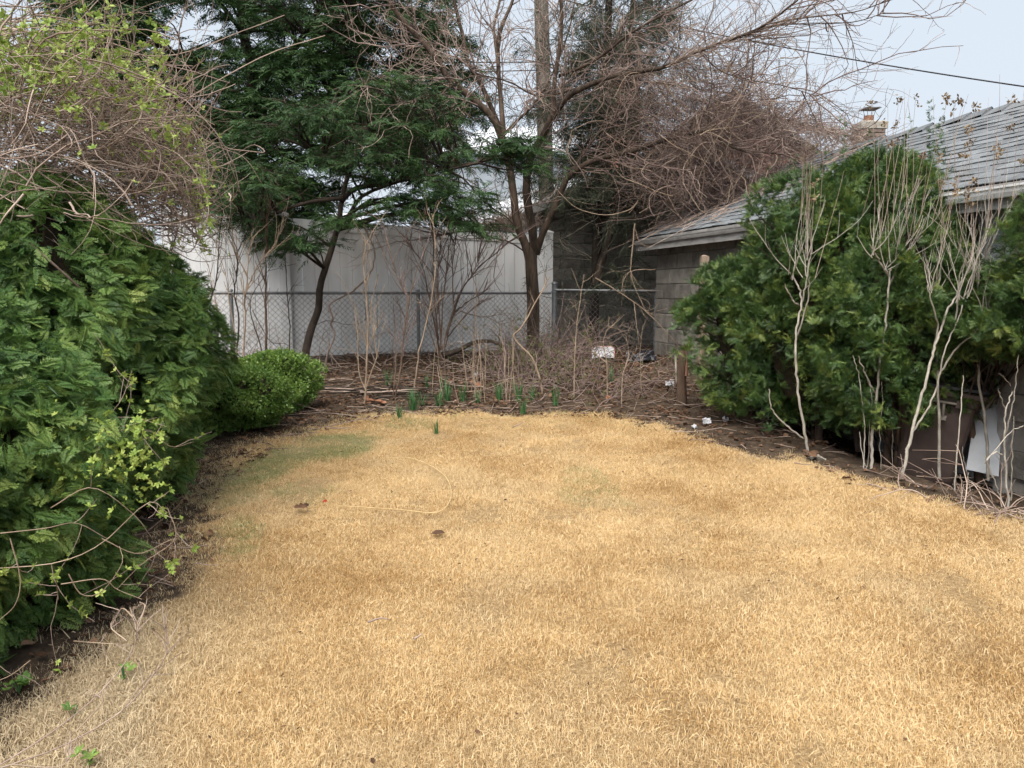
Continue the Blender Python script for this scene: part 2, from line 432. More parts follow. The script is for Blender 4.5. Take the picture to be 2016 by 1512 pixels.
gx = np.unique(np.concatenate([np.linspace(-300, -8, 12), np.linspace(-8, -4.2, 12), np.arange(-4.2, 5.6, 0.07), np.linspace(5.6, 9, 12), np.linspace(9, 300, 12)]))
gy = np.unique(np.concatenate([np.linspace(-60, -1, 8), np.arange(-1, 12.6, 0.07), np.linspace(12.6, 20, 12), np.linspace(20, 400, 14)]))
GX, GY = np.meshgrid(gx, gy, indexing='ij')
gv = np.stack([GX, GY, ground_h(GX, GY)], -1).reshape(-1, 3)
ni, nj = len(gx), len(gy)
ii, jj = np.meshgrid(np.arange(ni - 1), np.arange(nj - 1), indexing='ij')
gf = np.stack([ii * nj + jj, (ii + 1) * nj + jj, (ii + 1) * nj + jj + 1, ii * nj + jj + 1], -1).reshape(-1, 4)
gm = lawn_mask(gv[:, 0], gv[:, 1]).astype(float)

def ground_material():
    m, nt, b = _nt('soil_and_thatch')
    at = nt.nodes.new('ShaderNodeAttribute'); at.attribute_name = 'rnd'
    n1 = _noise(nt, 9, 8, 0.7); n2 = _noise(nt, 60, 5, 0.7)
    soil = _ramp(nt, [(0.028, 0.02, 0.014), (0.075, 0.053, 0.037), (0.16, 0.118, 0.08)], [0.3, 0.5, 0.72]); nt.links.new(n1.outputs[0], soil.inputs[0])
    th = _ramp(nt, [(0.17, 0.11, 0.055), (0.34, 0.23, 0.115), (0.50, 0.36, 0.20)], [0.3, 0.5, 0.7]); nt.links.new(n2.outputs[0], th.inputs[0])
    c = _mixc(nt, at.outputs['Fac'], soil.outputs[0], th.outputs[0])
    nt.links.new(c, b.inputs['Base Color']); b.inputs['Roughness'].default_value = 0.95; b.inputs['Specular IOR Level'].default_value = 0.15
    bp = nt.nodes.new('ShaderNodeBump'); bp.inputs['Strength'].default_value = 0.9; bp.inputs['Distance'].default_value = 0.03
    n3 = _noise(nt, 35, 6, 0.75); nt.links.new(n3.outputs[0], bp.inputs['Height']); nt.links.new(bp.outputs[0], b.inputs['Normal'])
    return m
M['ground'] = ground_material()
g = MB(); g.add(gv, gf, gm)
ground = g.build('ground', M['ground'], smooth=True, kind='structure')
ground['label'] = 'dark bare soil and straw thatch of the sloping back yard'

# ------------------------------------------------------------------ grass (instanced tufts, one object)
def grass_material(name, lo, mid, hi, green):
    m, nt, b = _nt(name)
    oi = nt.nodes.new('ShaderNodeObjectInfo')
    n1 = _noise(nt, 1.3, 3, 0.6); n2 = _noise(nt, 7.0, 3, 0.6)
    s = nt.nodes.new('ShaderNodeMath'); s.operation = 'MULTIPLY_ADD'; nt.links.new(n1.outputs[0], s.inputs[0]); s.inputs[1].default_value = 1.3
    k = nt.nodes.new('ShaderNodeMath'); k.operation = 'MULTIPLY'; nt.links.new(n2.outputs[0], k.inputs[0]); k.inputs[1].default_value = 0.45
    nt.links.new(k.outputs[0], s.inputs[2])
    s2 = nt.nodes.new('ShaderNodeMath'); s2.operation = 'MULTIPLY_ADD'; nt.links.new(oi.outputs['Random'], s2.inputs[0]); s2.inputs[1].default_value = 0.25
    nt.links.new(s.outputs[0], s2.inputs[2])
    at = nt.nodes.new('ShaderNodeAttribute'); at.attribute_name = 'rnd'
    s3 = nt.nodes.new('ShaderNodeMath'); s3.operation = 'MULTIPLY_ADD'; nt.links.new(at.outputs['Fac'], s3.inputs[0]); s3.inputs[1].default_value = 0.8
    nt.links.new(s2.outputs[0], s3.inputs[2])
    s4 = nt.nodes.new('ShaderNodeMath'); s4.operation = 'MULTIPLY'; nt.links.new(s3.outputs[0], s4.inputs[0]); s4.inputs[1].default_value = 0.63; s3 = s4
    r = _ramp(nt, [lo, mid, hi], [0.6, 0.84, 0.98]); nt.links.new(s3.outputs[0], r.inputs[0])
    r.color_ramp.elements[2].position = 1.0
    gr = nt.nodes.new('ShaderNodeAttribute'); gr.attribute_type = 'INSTANCER'; gr.attribute_name = 'green'
    c = _mixc(nt, gr.outputs['Fac'], r.outputs[0], green)
    pa = nt.nodes.new('ShaderNodeAttribute'); pa.attribute_type = 'INSTANCER'; pa.attribute_name = 'pale'
    c = _mixc(nt, pa.outputs['Fac'], c, (0.58, 0.48, 0.33))
    nt.links.new(c, b.inputs['Base Color']); b.inputs['Roughness'].default_value = 0.6; b.inputs['Specular IOR Level'].default_value = 0.25
    tr = nt.nodes.new('ShaderNodeBsdfTranslucent'); nt.links.new(c, tr.inputs['Color'])
    mx = nt.nodes.new('ShaderNodeMixShader'); mx.inputs[0].default_value = 0.3
    nt.links.new(b.outputs[0], mx.inputs[1]); nt.links.new(tr.outputs[0], mx.inputs[2])
    nt.links.new(mx.outputs[0], nt.nodes['Material Output'].inputs['Surface'])
    return m
M['grass'] = grass_material('dormant_grass', (0.33, 0.195, 0.078), (0.62, 0.41, 0.18), (0.81, 0.63, 0.37), (0.25, 0.30, 0.125))

def tuft(nb, spread, hmin, hmax, lean, width):
    """nb bent blades"""
    b = MB()
    th = rng.random(nb) * 2 * math.pi; rr = spread * np.sqrt(rng.random(nb))
    base = np.stack([rr * np.cos(th), rr * np.sin(th), np.full(nb, -0.004)], 1)
    h = hmin + (hmax - hmin) * rng.random(nb); az = rng.random(nb) * 2 * math.pi
    ln = lean * (0.35 + rng.random(nb))
    d = np.stack([np.cos(az), np.sin(az), np.zeros(nb)], 1); sd = np.stack([-np.sin(az), np.cos(az), np.zeros(nb)], 1)
    sd = unit(sd + rng.normal(size=(nb, 3)) * 0.5)
    w = (width * (0.6 + 0.8 * rng.random(nb)))[:, None]
    up = A_([0, 0, 1.0])
    m = base + up * (h * 0.6)[:, None] + d * (h * ln * 0.35)[:, None]
    t = base + up * (h * (1.0 - 0.25 * ln))[:, None] + d * (h * ln)[:, None]
    v = np.stack([base - sd * w / 2, base + sd * w / 2, m + sd * w * 0.42, m - sd * w * 0.42, t], 1).reshape(-1, 3)
    o = np.arange(nb)[:, None] * 5
    rv = np.repeat(rng.random(nb), 5)
    b.add(v, np.concatenate([o + A_([[0, 1, 2]]), o + A_([[0, 2, 3]]), o + A_([[3, 2, 4]])]), rv)
    return b

def gn_scatter(name, protos, mat, pos, rot, scl, idx, attrs, parent=None):
    """one object: prototype meshes instanced on points"""
    me = bpy.data.meshes.new(name)
    me.vertices.add(len(pos)); me.vertices.foreach_set('co', pos.astype('f').ravel())
    for nm, ty, val in [('rot', 'FLOAT_VECTOR', rot), ('scl', 'FLOAT_VECTOR', scl), ('idx', 'INT', idx)] + [(k, 'FLOAT', v) for k, v in attrs.items()]:
        at = me.attributes.new(nm, ty, 'POINT')
        at.data.foreach_set('vector' if ty == 'FLOAT_VECTOR' else 'value', np.asarray(val).astype('i' if ty == 'INT' else 'f').ravel())
    o = bpy.data.objects.new(name, me); COL.objects.link(o)
    me.materials.append(mat)
    if parent:
        o.parent = parent; o.location = -ORG[parent.name]; ORG[o.name] = ORG[parent.name]
    ng = bpy.data.node_groups.new(name, 'GeometryNodeTree')
    ng.interface.new_socket('Geometry', in_out='INPUT', socket_type='NodeSocketGeometry')
    ng.interface.new_socket('Geometry', in_out='OUTPUT', socket_type='NodeSocketGeometry')
    gi, go = ng.nodes.new('NodeGroupInput'), ng.nodes.new('NodeGroupOutput')
    ip = ng.nodes.new('GeometryNodeInstanceOnPoints')
    jn = ng.nodes.new('GeometryNodeJoinGeometry')
    for b in protos:
        pm = b.mesh(name + '_tuft'); pm.materials.append(mat)
        po = bpy.data.objects.new(name + '_tuft', pm)
        oi = ng.nodes.new('GeometryNodeObjectInfo'); oi.inputs['Object'].default_value = po; oi.inputs['As Instance'].default_value = True
        ng.links.new(oi.outputs['Geometry'], jn.inputs[0])
    def named(nm, ty):
        a = ng.nodes.new('GeometryNodeInputNamedAttribute'); a.data_type = ty; a.inputs['Name'].default_value = nm
        return a.outputs['Attribute']
    er = ng.nodes.new('FunctionNodeEulerToRotation'); ng.links.new(named('rot', 'FLOAT_VECTOR'), er.inputs[0])
    ng.links.new(gi.outputs[0], ip.inputs['Points']); ng.links.new(jn.outputs[0], ip.inputs['Instance'])
    ip.inputs['Pick Instance'].default_value = True
    ng.links.new(named('idx', 'INT'), ip.inputs['Instance Index'])
    ng.links.new(er.outputs[0], ip.inputs['Rotation']); ng.links.new(named('scl', 'FLOAT_VECTOR'), ip.inputs['Scale'])
    ng.links.new(ip.outputs[0], go.inputs[0])
    md = o.modifiers.new('scatter', 'NODES'); md.node_group = ng
    return o

def gn_foliage(name, protos, mat, pos, ax, scale, tint, parent):
    """sprays (verts, faces) instanced at pos with axes ax: one part"""
    mbs = [MB().add(*p) for p in protos]
    # rows of ax are the local axes -> rotation matrix columns -> XYZ Euler
    m = np.swapaxes(ax, 1, 2)
    ry = np.arcsin(np.clip(-m[:, 2, 0], -1, 1)); rx = np.arctan2(m[:, 2, 1], m[:, 2, 2]); rz = np.arctan2(m[:, 1, 0], m[:, 0, 0])
    n = len(pos); s = np.broadcast_to(np.asarray(scale, float), (n,))
    o = gn_scatter(name, mbs, mat, pos, np.stack([rx, ry, rz], 1), np.stack([s, s, s], 1), rng.integers(0, len(protos), n), {'tint': tint}, parent)
    o['kind'] = 'stuff'
    return o

def grass():
    n = 250000
    y = 0.9 + 7.6 * rng.random(n) ** 1.15
    x = -2.6 + 7.6 * rng.random(n)
    k = lawn_mask(x, y, 0.16) | (lawn_mask(x + np.abs(rng.normal(size=n)) * 0.22 * (x < 0), y - np.abs(rng.normal(size=n)) * 0.12, 0.16) & (rng.random(n) < 0.5))
    k &= np.abs(x) < 0.72 * y + 0.6
    x, y = x[k], y[k]
    px, py = to_px(np.stack([x, y, ground_h(x, y)], 1))
    # worn, thin spots and the patchy left edge
    thin = noise2(x, y, 1.8, 21) * 0.6 + noise2(x, y, 6.0, 22) * 0.4
    left = np.clip((-0.35 - 0.13 * y - x) / 0.75, 0, 1)
    keep = rng.random(len(x)) > np.clip(left * 0.55 + (0.36 - thin) * 4.0 + 0.9 * (noise2(x, y, 8.0, 23) > 0.76) * (noise2(x, y, 1.2, 24) > .4), 0, 0.85)
    x, y, px, py, left = x[keep], y[keep], px[keep], py[keep], left[keep]
    n = len(x)
    def ell(cx, cy, rx, ry, a=0.0):
        dx, dy = px - cx, py - cy
        return np.clip(1.5 - ((dx * math.cos(a) + dy * math.sin(a)) / rx) ** 2 - ((-dx * math.sin(a) + dy * math.cos(a)) / ry) ** 2, 0, 1)
    pn = 0.35 + 1.0 * noise2(x, y, 5.0, 31)
    green = np.maximum.reduce([ell(650, 882, 95, 26, -0.15), 0.8 * ell(545, 912, 85, 26, -0.3), 0.55 * ell(470, 965, 70, 35, -0.3), 0.4 * ell(470, 1060, 45, 40),
                               0.5 * ell(600, 965, 70, 14), 0.35 * ell(800, 835, 60, 12)]) * pn
    green = np.clip(green + 0.25 * (noise2(x, y, 2.2, 33) > 0.8) * (py < 1000) + 0.12 * np.clip((860 - py) / 60, 0, 1), 0, 0.8)
    green = np.where(rng.random(n) < green, 0.75 + 0.2 * rng.random(n), 0.0)
    green[rng.random(n) < 0.0012] = 0.8
    pale = np.clip(np.clip((330 - px) / 300, 0, 1) * np.clip((py - 1080) / 150, 0, 1) + 0.55 * np.clip((470 - px) / 200, 0, 1) + 0.2 * np.clip((noise2(x, y, 3.2, 41) - .62) * 5, 0, 1), 0, 0.85)
    edge = np.clip((y - 6.9) / 0.7, 0, 1)
    s = 0.75 + 0.5 * rng.random(n) + 0.5 * (noise2(x, y, 4.5, 12) - 0.5) + 0.45 * pale * (px < 420) - 0.15 * edge
    s = np.clip(s, 0.45, 1.7)
    pos = np.stack([x, y, ground_h(x, y)], 1)
    comb = noise2(x, y, 1.1, 51) * 2 * math.pi * 1.5
    rot = np.stack([rng.normal(0, 0.18, n), rng.normal(0, 0.18, n), comb + rng.normal(0, 0.8, n)], 1)
    scl = np.stack([s * (0.9 + 0.3 * rng.random(n)), s * (0.9 + 0.3 * rng.random(n)), s * (0.8 + 0.45 * rng.random(n))], 1)
    pr = [tuft(26, 0.042, 0.007, 0.022, 0.6, 0.0016) for _ in range(5)] + [tuft(20, 0.05, 0.010, 0.03, 1.0, 0.0016) for _ in range(3)]
    o = gn_scatter('lawn_grass', pr, M['grass'], pos, rot, scl, rng.integers(0, len(pr), n), {'green': green, 'pale': pale})
    tag(o, 'dormant straw-coloured lawn grass with thin green patches', 'grass', kind='stuff')
grass()

# ------------------------------------------------------------------ loose leaves and twigs
def leaf_proto(folds=True):
    v = A_([[0, -0.5, 0], [0.34, -0.12, 0.10], [0.26, 0.28, 0.16], [0, 0.55, 0.02], [-0.26, 0.28, 0.14], [-0.34, -0.12, 0.09], [0, 0.02, -0.03]])
    f = A_([[6, 0, 1], [6, 1, 2], [6, 2, 3], [6, 3, 4], [6, 4, 5], [6, 5, 0]])
    return v, f
LEAF = leaf_proto()

BED_PX = [(425, 1100), (230, 1270), (-200, 1500), (-500, 1300), (300, 760), (400, 700), (1290, 690), (1340, 720), (2016, 900), (2300, 1000), (2300, 1150), (2016, 1045), (1850, 1000),
          (1500, 918), (1330, 866), (1200, 822), (950, 818), (760, 826), (620, 860), (500, 915), (425, 990)]
BED = A_([G(*p)[:2] for p in BED_PX])

def litter():
    def rand_bed(n, extra=None):
        x = rng.uniform(-4.2, 4.4, n * 3); y = rng.uniform(0.8, 11.9, n * 3)
        k = in_poly(x, y, BED)
        return x[k][:n], y[k][:n]
    x, y = rand_bed(40000)
    dens = noise2(x, y, 2.4, 61) * 0.7 + noise2(x, y, 7, 62) * 0.3
    far = np.clip((y - 6.2) / 1.0, 0.4, 1)
    k = rng.random(len(x)) < np.clip(dens * 1.5 - 0.2, 0.05, 1) * far
    x, y = x[k], y[k]; n = len(x)
    pos = np.stack([x, y, ground_h(x, y) + 0.006 + 0.025 * rng.random(n) ** 2], 1)
    yd = unit(np.stack([rng.normal(size=n), rng.normal(size=n), rng.normal(size=n) * 0.25], 1))
    ax = frames(yd, A_([0, 0, 1.0]) + rng.normal(size=(n, 3)) * 0.45)
    b = MB(); b.scatter(LEAF, pos, ax, 0.016 + 0.045 * rng.random(n) ** 2)
    o = b.build('leaf_litter', M['deadleaf'])
    tag(o, 'brown fallen leaves covering the planting beds', 'leaves', kind='stuff')
    # a sprinkle of leaf scraps and soil crumbs over the lawn itself
    x = rng.uniform(-1.6, 3.6, 420); y = 1.2 + 6.2 * rng.random(420) ** 0.8
    k = in_poly(x, y, LAWN); x, y = x[k], y[k]; n = len(x)
    pos = np.stack([x, y, ground_h(x, y) + 0.03], 1)
    ax = frames(unit(rng.normal(size=(n, 3)) * A_([1, 1, 0.3])), A_([0, 0, 1.0]) + rng.normal(size=(n, 3)) * 0.5)
    b = MB(); b.scatter(LEAF, pos, ax, 0.008 + 0.016 * rng.random(n) ** 2)
    o = b.build('lawn_leaf_scraps', M['deadleaf'])
    tag(o, 'tiny brown leaf scraps scattered over the straw lawn', 'leaves', kind='stuff')
    # twigs
    x, y = rand_bed(1300); n = len(x)
    k = rng.random(n) < np.clip((y - 5.5) / 2, 0.35, 1); x, y = x[k], y[k]; n = len(x)
    st = np.stack([x, y, ground_h(x, y) + 0.012 + 0.03 * rng.random(n)], 1)
    d = np.stack([rng.normal(size=n), rng.normal(size=n) * 0.7, rng.normal(size=n) * 0.10], 1)
    w = walk(st, d, 0.12 + 0.45 * rng.random(n) ** 2, 5, 0.12)
    b = MB(); b.tubes(w, taper(n, 5, 0.0036, 0.0015) * (0.6 + 0.9 * rng.random((n, 1))), 3)
    o = b.build('twig_litter', M['twig_grey'])
    tag(o, 'thin dry twigs strewn over the leaf-covered beds', 'twigs', kind='stuff')
litter()
# ------------------------------------------------------------------ fences
def box_mesh(sx, sy, sz, bev=0.0, name='board', mat=None, jit=0.0):
    """shared piece: a chamfered box, origin at its centre; y is its depth"""
    b = MB()
    if bev:
        hx, hy, hz = sx / 2, sy / 2, sz / 2
        f = [[-hx + bev, -hy, -hz + bev], [hx - bev, -hy, -hz + bev], [hx - bev, -hy, hz - bev], [-hx + bev, -hy, hz - bev]]
        s = [[-hx, -hy + bev, -hz], [hx, -hy + bev, -hz], [hx, -hy + bev, hz], [-hx, -hy + bev, hz]]
        k = [[-hx, hy, -hz], [hx, hy, -hz], [hx, hy, hz], [-hx, hy, hz]]
        v = A_(f + s + k)
        if jit:
            v[:4] += rng.normal(size=(4, 3)) * A_([jit, jit * 0.8, jit])
        q = [[0, 1, 2, 3], [8, 11, 10, 9]]
        for i in range(4):
            j = (i + 1) % 4
            q += [[4 + i, 4 + j, j, i], [8 + i, 8 + j, 4 + j, 4 + i]]
        b.add(v, q)
    else:
        b.box((0, 0, 0), sx, sy, sz)
    me = b.mesh(name); me.materials.append(mat)
    return me

def vinyl_fence():
    """privacy fence running from near left to far right; the top steps with the ground"""
    x0, y0 = P(330, 500, 10.02)[:2]; x1, y1 = P(1082, 500, 12.04)[:2]
    a, b_ = A_([x0, y0]), A_([x1, y1])
    L = float(np.linalg.norm(b_ - a)); d = (b_ - a) / L; ang = math.atan2(d[1], d[0])
    nrm = A_([d[1], -d[0]])
    top = lambda s: 2.53 - 0.185 * s / L
    bot = lambda s: 0.56 + 0.0 * s
    t = thing('vinyl_fence', (*(a + b_) / 2, 0.58), 'tall pale grey vinyl privacy fence behind the chain-link fence', 'fence')
    at = lambda s, z, o=0.0: A_([*(a + d * s + nrm * o), z])
    # posts at the two seams that show and at the ends
    sp = []
    for px in (330, 562, 819, 1078):
        best = min(np.linspace(0, L, 800), key=lambda s: abs(to_px(at(s, 1.5))[0] - px))
        sp.append(float(best))
    axs = A_([[d[0], d[1], 0], [nrm[0], nrm[1], 0], [0, 0, 1]])
    for s in sp:
        h = top(s) + 0.035
        m = MB(); m.box(at(s, (h + 0.4) / 2), 0.127, 0.127, h - 0.4, axs)
        po = m.build('post', M['vinyl'], t)
        m = MB()
        c = at(s, h); e = 0.072
        cor = [c + axs[0] * i * e + axs[1] * j * e for i, j in ((-1, -1), (1, -1), (1, 1), (-1, 1))]
        up = A_([0, 0, 0.02])
        m.add(cor + [q + up for q in cor] + [c + A_([0, 0, 0.055])], [[0, 1, 5, 4], [1, 2, 6, 5], [2, 3, 7, 6], [3, 0, 4, 7]])
        m.add([q + up for q in cor] + [c + A_([0, 0, 0.055])], [[0, 1, 4], [1, 2, 4], [2, 3, 4], [3, 0, 4]])
        m.build('post_cap', M['vinyl'], po)
    for s0, s1 in zip(sp[:-1], sp[1:]):
        p0, p1 = s0 + 0.0635, s1 - 0.0635
        for nm, za, zb, dep in (('top_rail', -0.14, 0.0, 0.05), ('bottom_rail', None, None, 0.05)):
            m = MB()
            if nm == 'top_rail': q = [(p0, top(s0) - .14), (p1, top(s1) - .14), (p1, top(s1)), (p0, top(s0))]
            else: q = [(p0, bot(s0) + .03), (p1, bot(s1) + .03), (p1, bot(s1) + .17), (p0, bot(s0) + .17)]
            m.prism([at(s, z, dep / 2) for s, z in q], -A_([*nrm, 0]) * dep)
            m.build(nm, M['vinyl'], t)
        nb = max(2, round((p1 - p0) / 0.165)); w = (p1 - p0) / nb
        for k in range(nb):
            sc = p0 + (k + 0.5) * w
            h = top(sc) - 0.1 - bot(sc) - 0.1
            key = round(w, 3)
            if key not in BOARDS: BOARDS[key] = box_mesh(w - 0.004, 0.022, 1.0, 0.006, 'board', M['vinyl'])
            piece('board', BOARDS[key], t, at(sc, bot(sc) + 0.1 + h / 2), (0, 0, ang), (1, 1, h))
    return a, d, nrm, L
BOARDS = {}
VF = vinyl_fence()

def chain_link(name, p0, p1, z0, z1, label, posts, thick_start=None, broken=0.0):
    """posts: list of (fraction, radius); p0,p1 rail ends (x,y,z rail height)"""
    p0, p1 = A_(p0), A_(p1); L = float(np.linalg.norm((p1 - p0)[:2])); d = (p1 - p0) / L
    t = thing(name, ((p0[0] + p1[0]) / 2, (p0[1] + p1[1]) / 2, (z0 + z1) / 2), label, 'fence')
    m = MB(); m.tubes(np.linspace(p0, p1, 14)[None], 0.019, 8)
    m.build('top_rail', M['galv'], t, smooth=True)
    for fr, rad in posts:
        q = p0 + (p1 - p0) * fr; gb = z0 + (z1 - z0) * fr
        th = np.linspace(0, 1, 4)[:, None]
        c = (A_([q[0], q[1], gb - 0.2]) * (1 - th) + (q + A_([0, 0, 0.03 if rad < 0.035 else 0.09])) * th) + A_([0, 0.03, 0])
        m = MB(); m.tubes(c[None], rad, 10); po = m.build('post', M['galv'], t, smooth=True)
        h = c[-1]; k = np.linspace(0, math.pi / 2, 6)
        dome = np.stack([np.full(6, h[0]), np.full(6, h[1]), h[2] + 0.9 * rad * np.sin(k)], 1)
        m = MB(); m.tubes(dome[None], (rad * 1.18 * np.cos(k) + 0.001)[None], 10); m.build('post_cap', M['galv'], po, smooth=True)
        for bz in ((0.12, 0.75) if rad > 0.035 else (0.06,)):
            r = c[-1] - A_([0, 0, bz]); m = MB(); m.tubes(A_([r - A_([0, 0, .016]), r + A_([0, 0, .016])])[None], rad * 1.2, 10); m.build('tension_band', M['galv'], po)
    # woven wires: zig-zag strands in both directions
    cell = 0.075
    n = int(L / cell); pts = []
    for k in range(-int(1.3 / cell), n + 1):
        for sgn in (1, -1):
            s0 = k * cell
            hh = lambda s: (p0[2] + (p1[2] - p0[2]) * s / L, z0 + (z1 - z0) * s / L)
            zt, zb = hh(min(max(s0, 0), L)); H = zt - zb - 0.03
            a, b = s0, s0 + H
            ca, cb = max(a, 0), min(b, L)
            if cb - ca < 0.02: continue
            u = np.linspace(ca, cb, 9)
            zz = (zb + 0.02 + (u - a)) if sgn > 0 else (zb + 0.02 + H - (u - a))
            sag = (noise2(u, zz, 1.5, 3) - 0.5) * 0.05
            xy = p0[None, :2] + d[None, :2] * u[:, None]
            pts.append(np.stack([xy[:, 0], xy[:, 1] - 0.012 + sag, zz], 1))
    m = MB(); m.tubes(A_(pts), 0.0026, 3)
    m.build('wire_mesh', M['mesh_wire'], t, kind='stuff')
    return t
_a, _d, _n, _L = VF
c0 = P(300, 577, 9.35); c1 = P(1084, 577, 11.45)
chain_link('chain_link_fence', c0, c1, 0.5, 0.56, 'grey chain-link fence with straight top rail in front of pale vinyl fence', [(0.165, 0.026), (0.62, 0.026)])
c2 = P(1092, 571, 11.45); c3 = P(1296, 573, 11.12)
chain_link('chain_link_fence', c2, c3, 0.56, 0.56, 'short chain-link fence from thick end post to the block garage corner', [(0.0, 0.042), (0.985, 0.026)])

# ------------------------------------------------------------------ block garage on the right
GA = A_([2.05, 10.9]); GD = A_([0.2647, -0.9643]); GN = A_([0.9643, 0.2647])
GLEN, GHALF, GEAVE, GRIDGE = 7.4, 2.08, 2.20, 3.30
GANG = math.atan2(GD[1], GD[0])
def gpt(s, o, z): return A_([*(GA + GD * s + GN * o), z])
BLOCKS = [box_mesh(0.398, 0.06, 0.195, 0.007, 'block', M['block'], 0.003) for _ in range(6)]
HALFB = [box_mesh(0.195, 0.06, 0.195, 0.007, 'block', M['block'], 0.003) for _ in range(3)]

def block_garage():
    t = thing('block_garage', gpt(GLEN / 2, 0, 0.3), 'concrete block garage with grey shingle roof behind the yew shrubs', 'garage')
    # core walls (mortar), blocks proud of it
    m = MB()
    za, zb = 0.0, GEAVE - 0.02
    m.prism([gpt(0.012, 0.03, za), gpt(GLEN, 0.03, za), gpt(GLEN, 0.03, zb), gpt(0.012, 0.03, zb)], A_([*GN, 0]) * 0.18)
    w = m.build('wall', M['mortar'], t)
    m = MB()
    hx = 2 * GHALF
    m.prism([gpt(0.0, 0.05, za), gpt(0.0, hx, za), gpt(0.0, hx, zb), gpt(0.0, GHALF, GRIDGE - 0.1), gpt(0.0, 0.05, zb)], A_([*GD, 0]) * 0.15)
    m.build('gable_wall', M['mortar'], t)
    m = MB(); m.prism([gpt(0, hx - .15, za), gpt(GLEN, hx - .15, za), gpt(GLEN, hx - .15, zb), gpt(0, hx - .15, zb)], A_([*GN, 0]) * 0.15); m.build('back_wall', M['mortar'], t)
    op0, op1 = 4.44, 5.70
    rot = (0, 0, GANG)
    z = GEAVE - 0.105; row = 0
    while z > 0.0:
        off = 0.2 if row % 2 else 0.4
        s = 0.0
        if row % 2:
            piece('block', HALFB[row % 3], w, gpt(0.1 + 0.001, 0.022, z), rot)
            s = 0.203
        while s < GLEN - 0.2:
            a, b = s, s + 0.4
            if z + 0.1 > float(gz(gpt(s, 0, 0)[1])) - 0.1:
                if b <= op0 or a >= op1:
                    piece('block', BLOCKS[int(rng.integers(6))], w, gpt(a + 0.2, 0.02 + rng.normal() * 0.003, z), rot)
                elif a < op0 - 0.18:
                    piece('block', HALFB[int(rng.integers(3))], w, gpt(a + 0.1, 0.02, z), rot)
                elif b > op1 + 0.18:
                    piece('block', HALFB[int(rng.integers(3))], w, gpt(b - 0.1, 0.02, z), rot)
            s += 0.406
        z -= 0.203; row += 1
    # pale painted boarded-up opening
    m = MB(); mid = (op0 + op1) / 2
    ax = A_([[GD[0], GD[1], 0], [GN[0], GN[1], 0], [0, 0, 1]])
    for k in range(3):
        ww = (op1 - op0) / 3
        m = MB(); m.box(gpt(op0 + ww * (k + .5), 0.012, 1.1), ww - 0.008, 0.03, 2.0, ax)
        pn = m.build('door_panel', M['panel'], t)
    for sx in (op0 + 0.0, op1 - 0.0):
        m = MB(); m.box(gpt(sx, 0.0, 1.08), 0.09, 0.07, 2.1, ax); m.build('door_frame', M['fascia'], t)
    # roof: deck, shingles, ridge caps
    slope = A_([*(GN * (GHALF + 0.22)), GRIDGE - (GEAVE + 0.0)])
    sl = np.linalg.norm(slope); su = slope / sl
    e0 = gpt(-0.22, -0.22, GEAVE + 0.03); al = A_([*GD, 0])
    up = unit(np.cross(su, al)); up = up if up[2] > 0 else -up
    m = MB(); m.prism([e0, e0 + al * (GLEN + .3), e0 + al * (GLEN + .3) + su * sl, e0 + su * sl], -up * 0.03)
    roof = m.build('roof', M['dark_roof'], t)
    # far slope
    f0 = gpt(-0.22, 2 * GHALF + 0.22, GEAVE + 0.03); fs = e0 + su * sl - f0
    m = MB(); m.prism([f0, f0 + al * (GLEN + .3), f0 + al * (GLEN + .3) + fs * 0.995, f0 + fs * 0.995], A_([0, 0, -0.03])); m.build('roof_back', M['dark_roof'], t)
    ax_s = np.stack([al, su, up])
    me = []
    for _ in range(5):
        b = MB(); W, D, T = 0.345, 0.20, 0.012
        jt = rng.normal() * 0.004
        v = A_([[-W/2, -D/2, .014 + jt], [W/2, -D/2, .014 - jt], [W/2, D/2, .003], [-W/2, D/2, .003], [-W/2, -D/2, .008 + jt], [W/2, -D/2, .008 - jt]])
        b.add(v @ ax_s, [[0, 1, 2, 3], [4, 5, 1, 0], [4, 0, 3, 4], [1, 5, 5, 2]][:2]); b.add(v @ ax_s, [[4, 0, 3], [5, 2, 1]])
        k = b.mesh('shingle'); k.materials.append(M['shingle']); me.append(k)
    rows = int(sl / 0.15); cols = int((GLEN + 0.3) / 0.352)
    rest = MB(); cnt = 0
    cells = [(r, c) for c in range(cols, -1, -1) for r in range(rows + 1)]
    for r, c in cells:
        s = (c + (0.5 if r % 2 else 0.0)) * 0.352 + 0.17
        if s > GLEN + 0.3 or s < 0.1: continue
        lift = rng.random() * 0.004
        pos = e0 + al * s + su * (0.09 + r * 0.15 + rng.normal() * 0.004) + up * (0.002 + lift)
        if r * 0.15 + 0.19 > sl: continue
        if cnt < 300:
            piece('shingle', me[int(rng.integers(5))], roof, pos); cnt += 1
        else:
            v = A_([[-.172, -.1, .016], [.172, -.1, .016], [.172, .1, .003], [-.172, .1, .003]]) @ ax_s + pos
            rest.add(v, [[0, 1, 2, 3]], rng.random())
    if rest.n: rest.build('shingles', M['shingle'], roof, kind='stuff')
    rp = e0 + su * sl
    b = MB()
    cap_v = []
    dn = unit(A_([*GN, 0]) * 1.0 + A_([0, 0, -0.62])); dn2 = unit(-A_([*GN, 0]) * 1.0 + A_([0, 0, -0.62]))
    b.add([A_([0, 0, 0.02]), al * 0.33 + A_([0, 0, 0.035]), al * 0.33 + dn2 * 0.16 + A_([0, 0, .035]), dn2 * 0.16 + A_([0, 0, .015]), al * 0.33 + dn * 0.16, dn * 0.16], [[0, 1, 2, 3], [0, 5, 4, 1]])
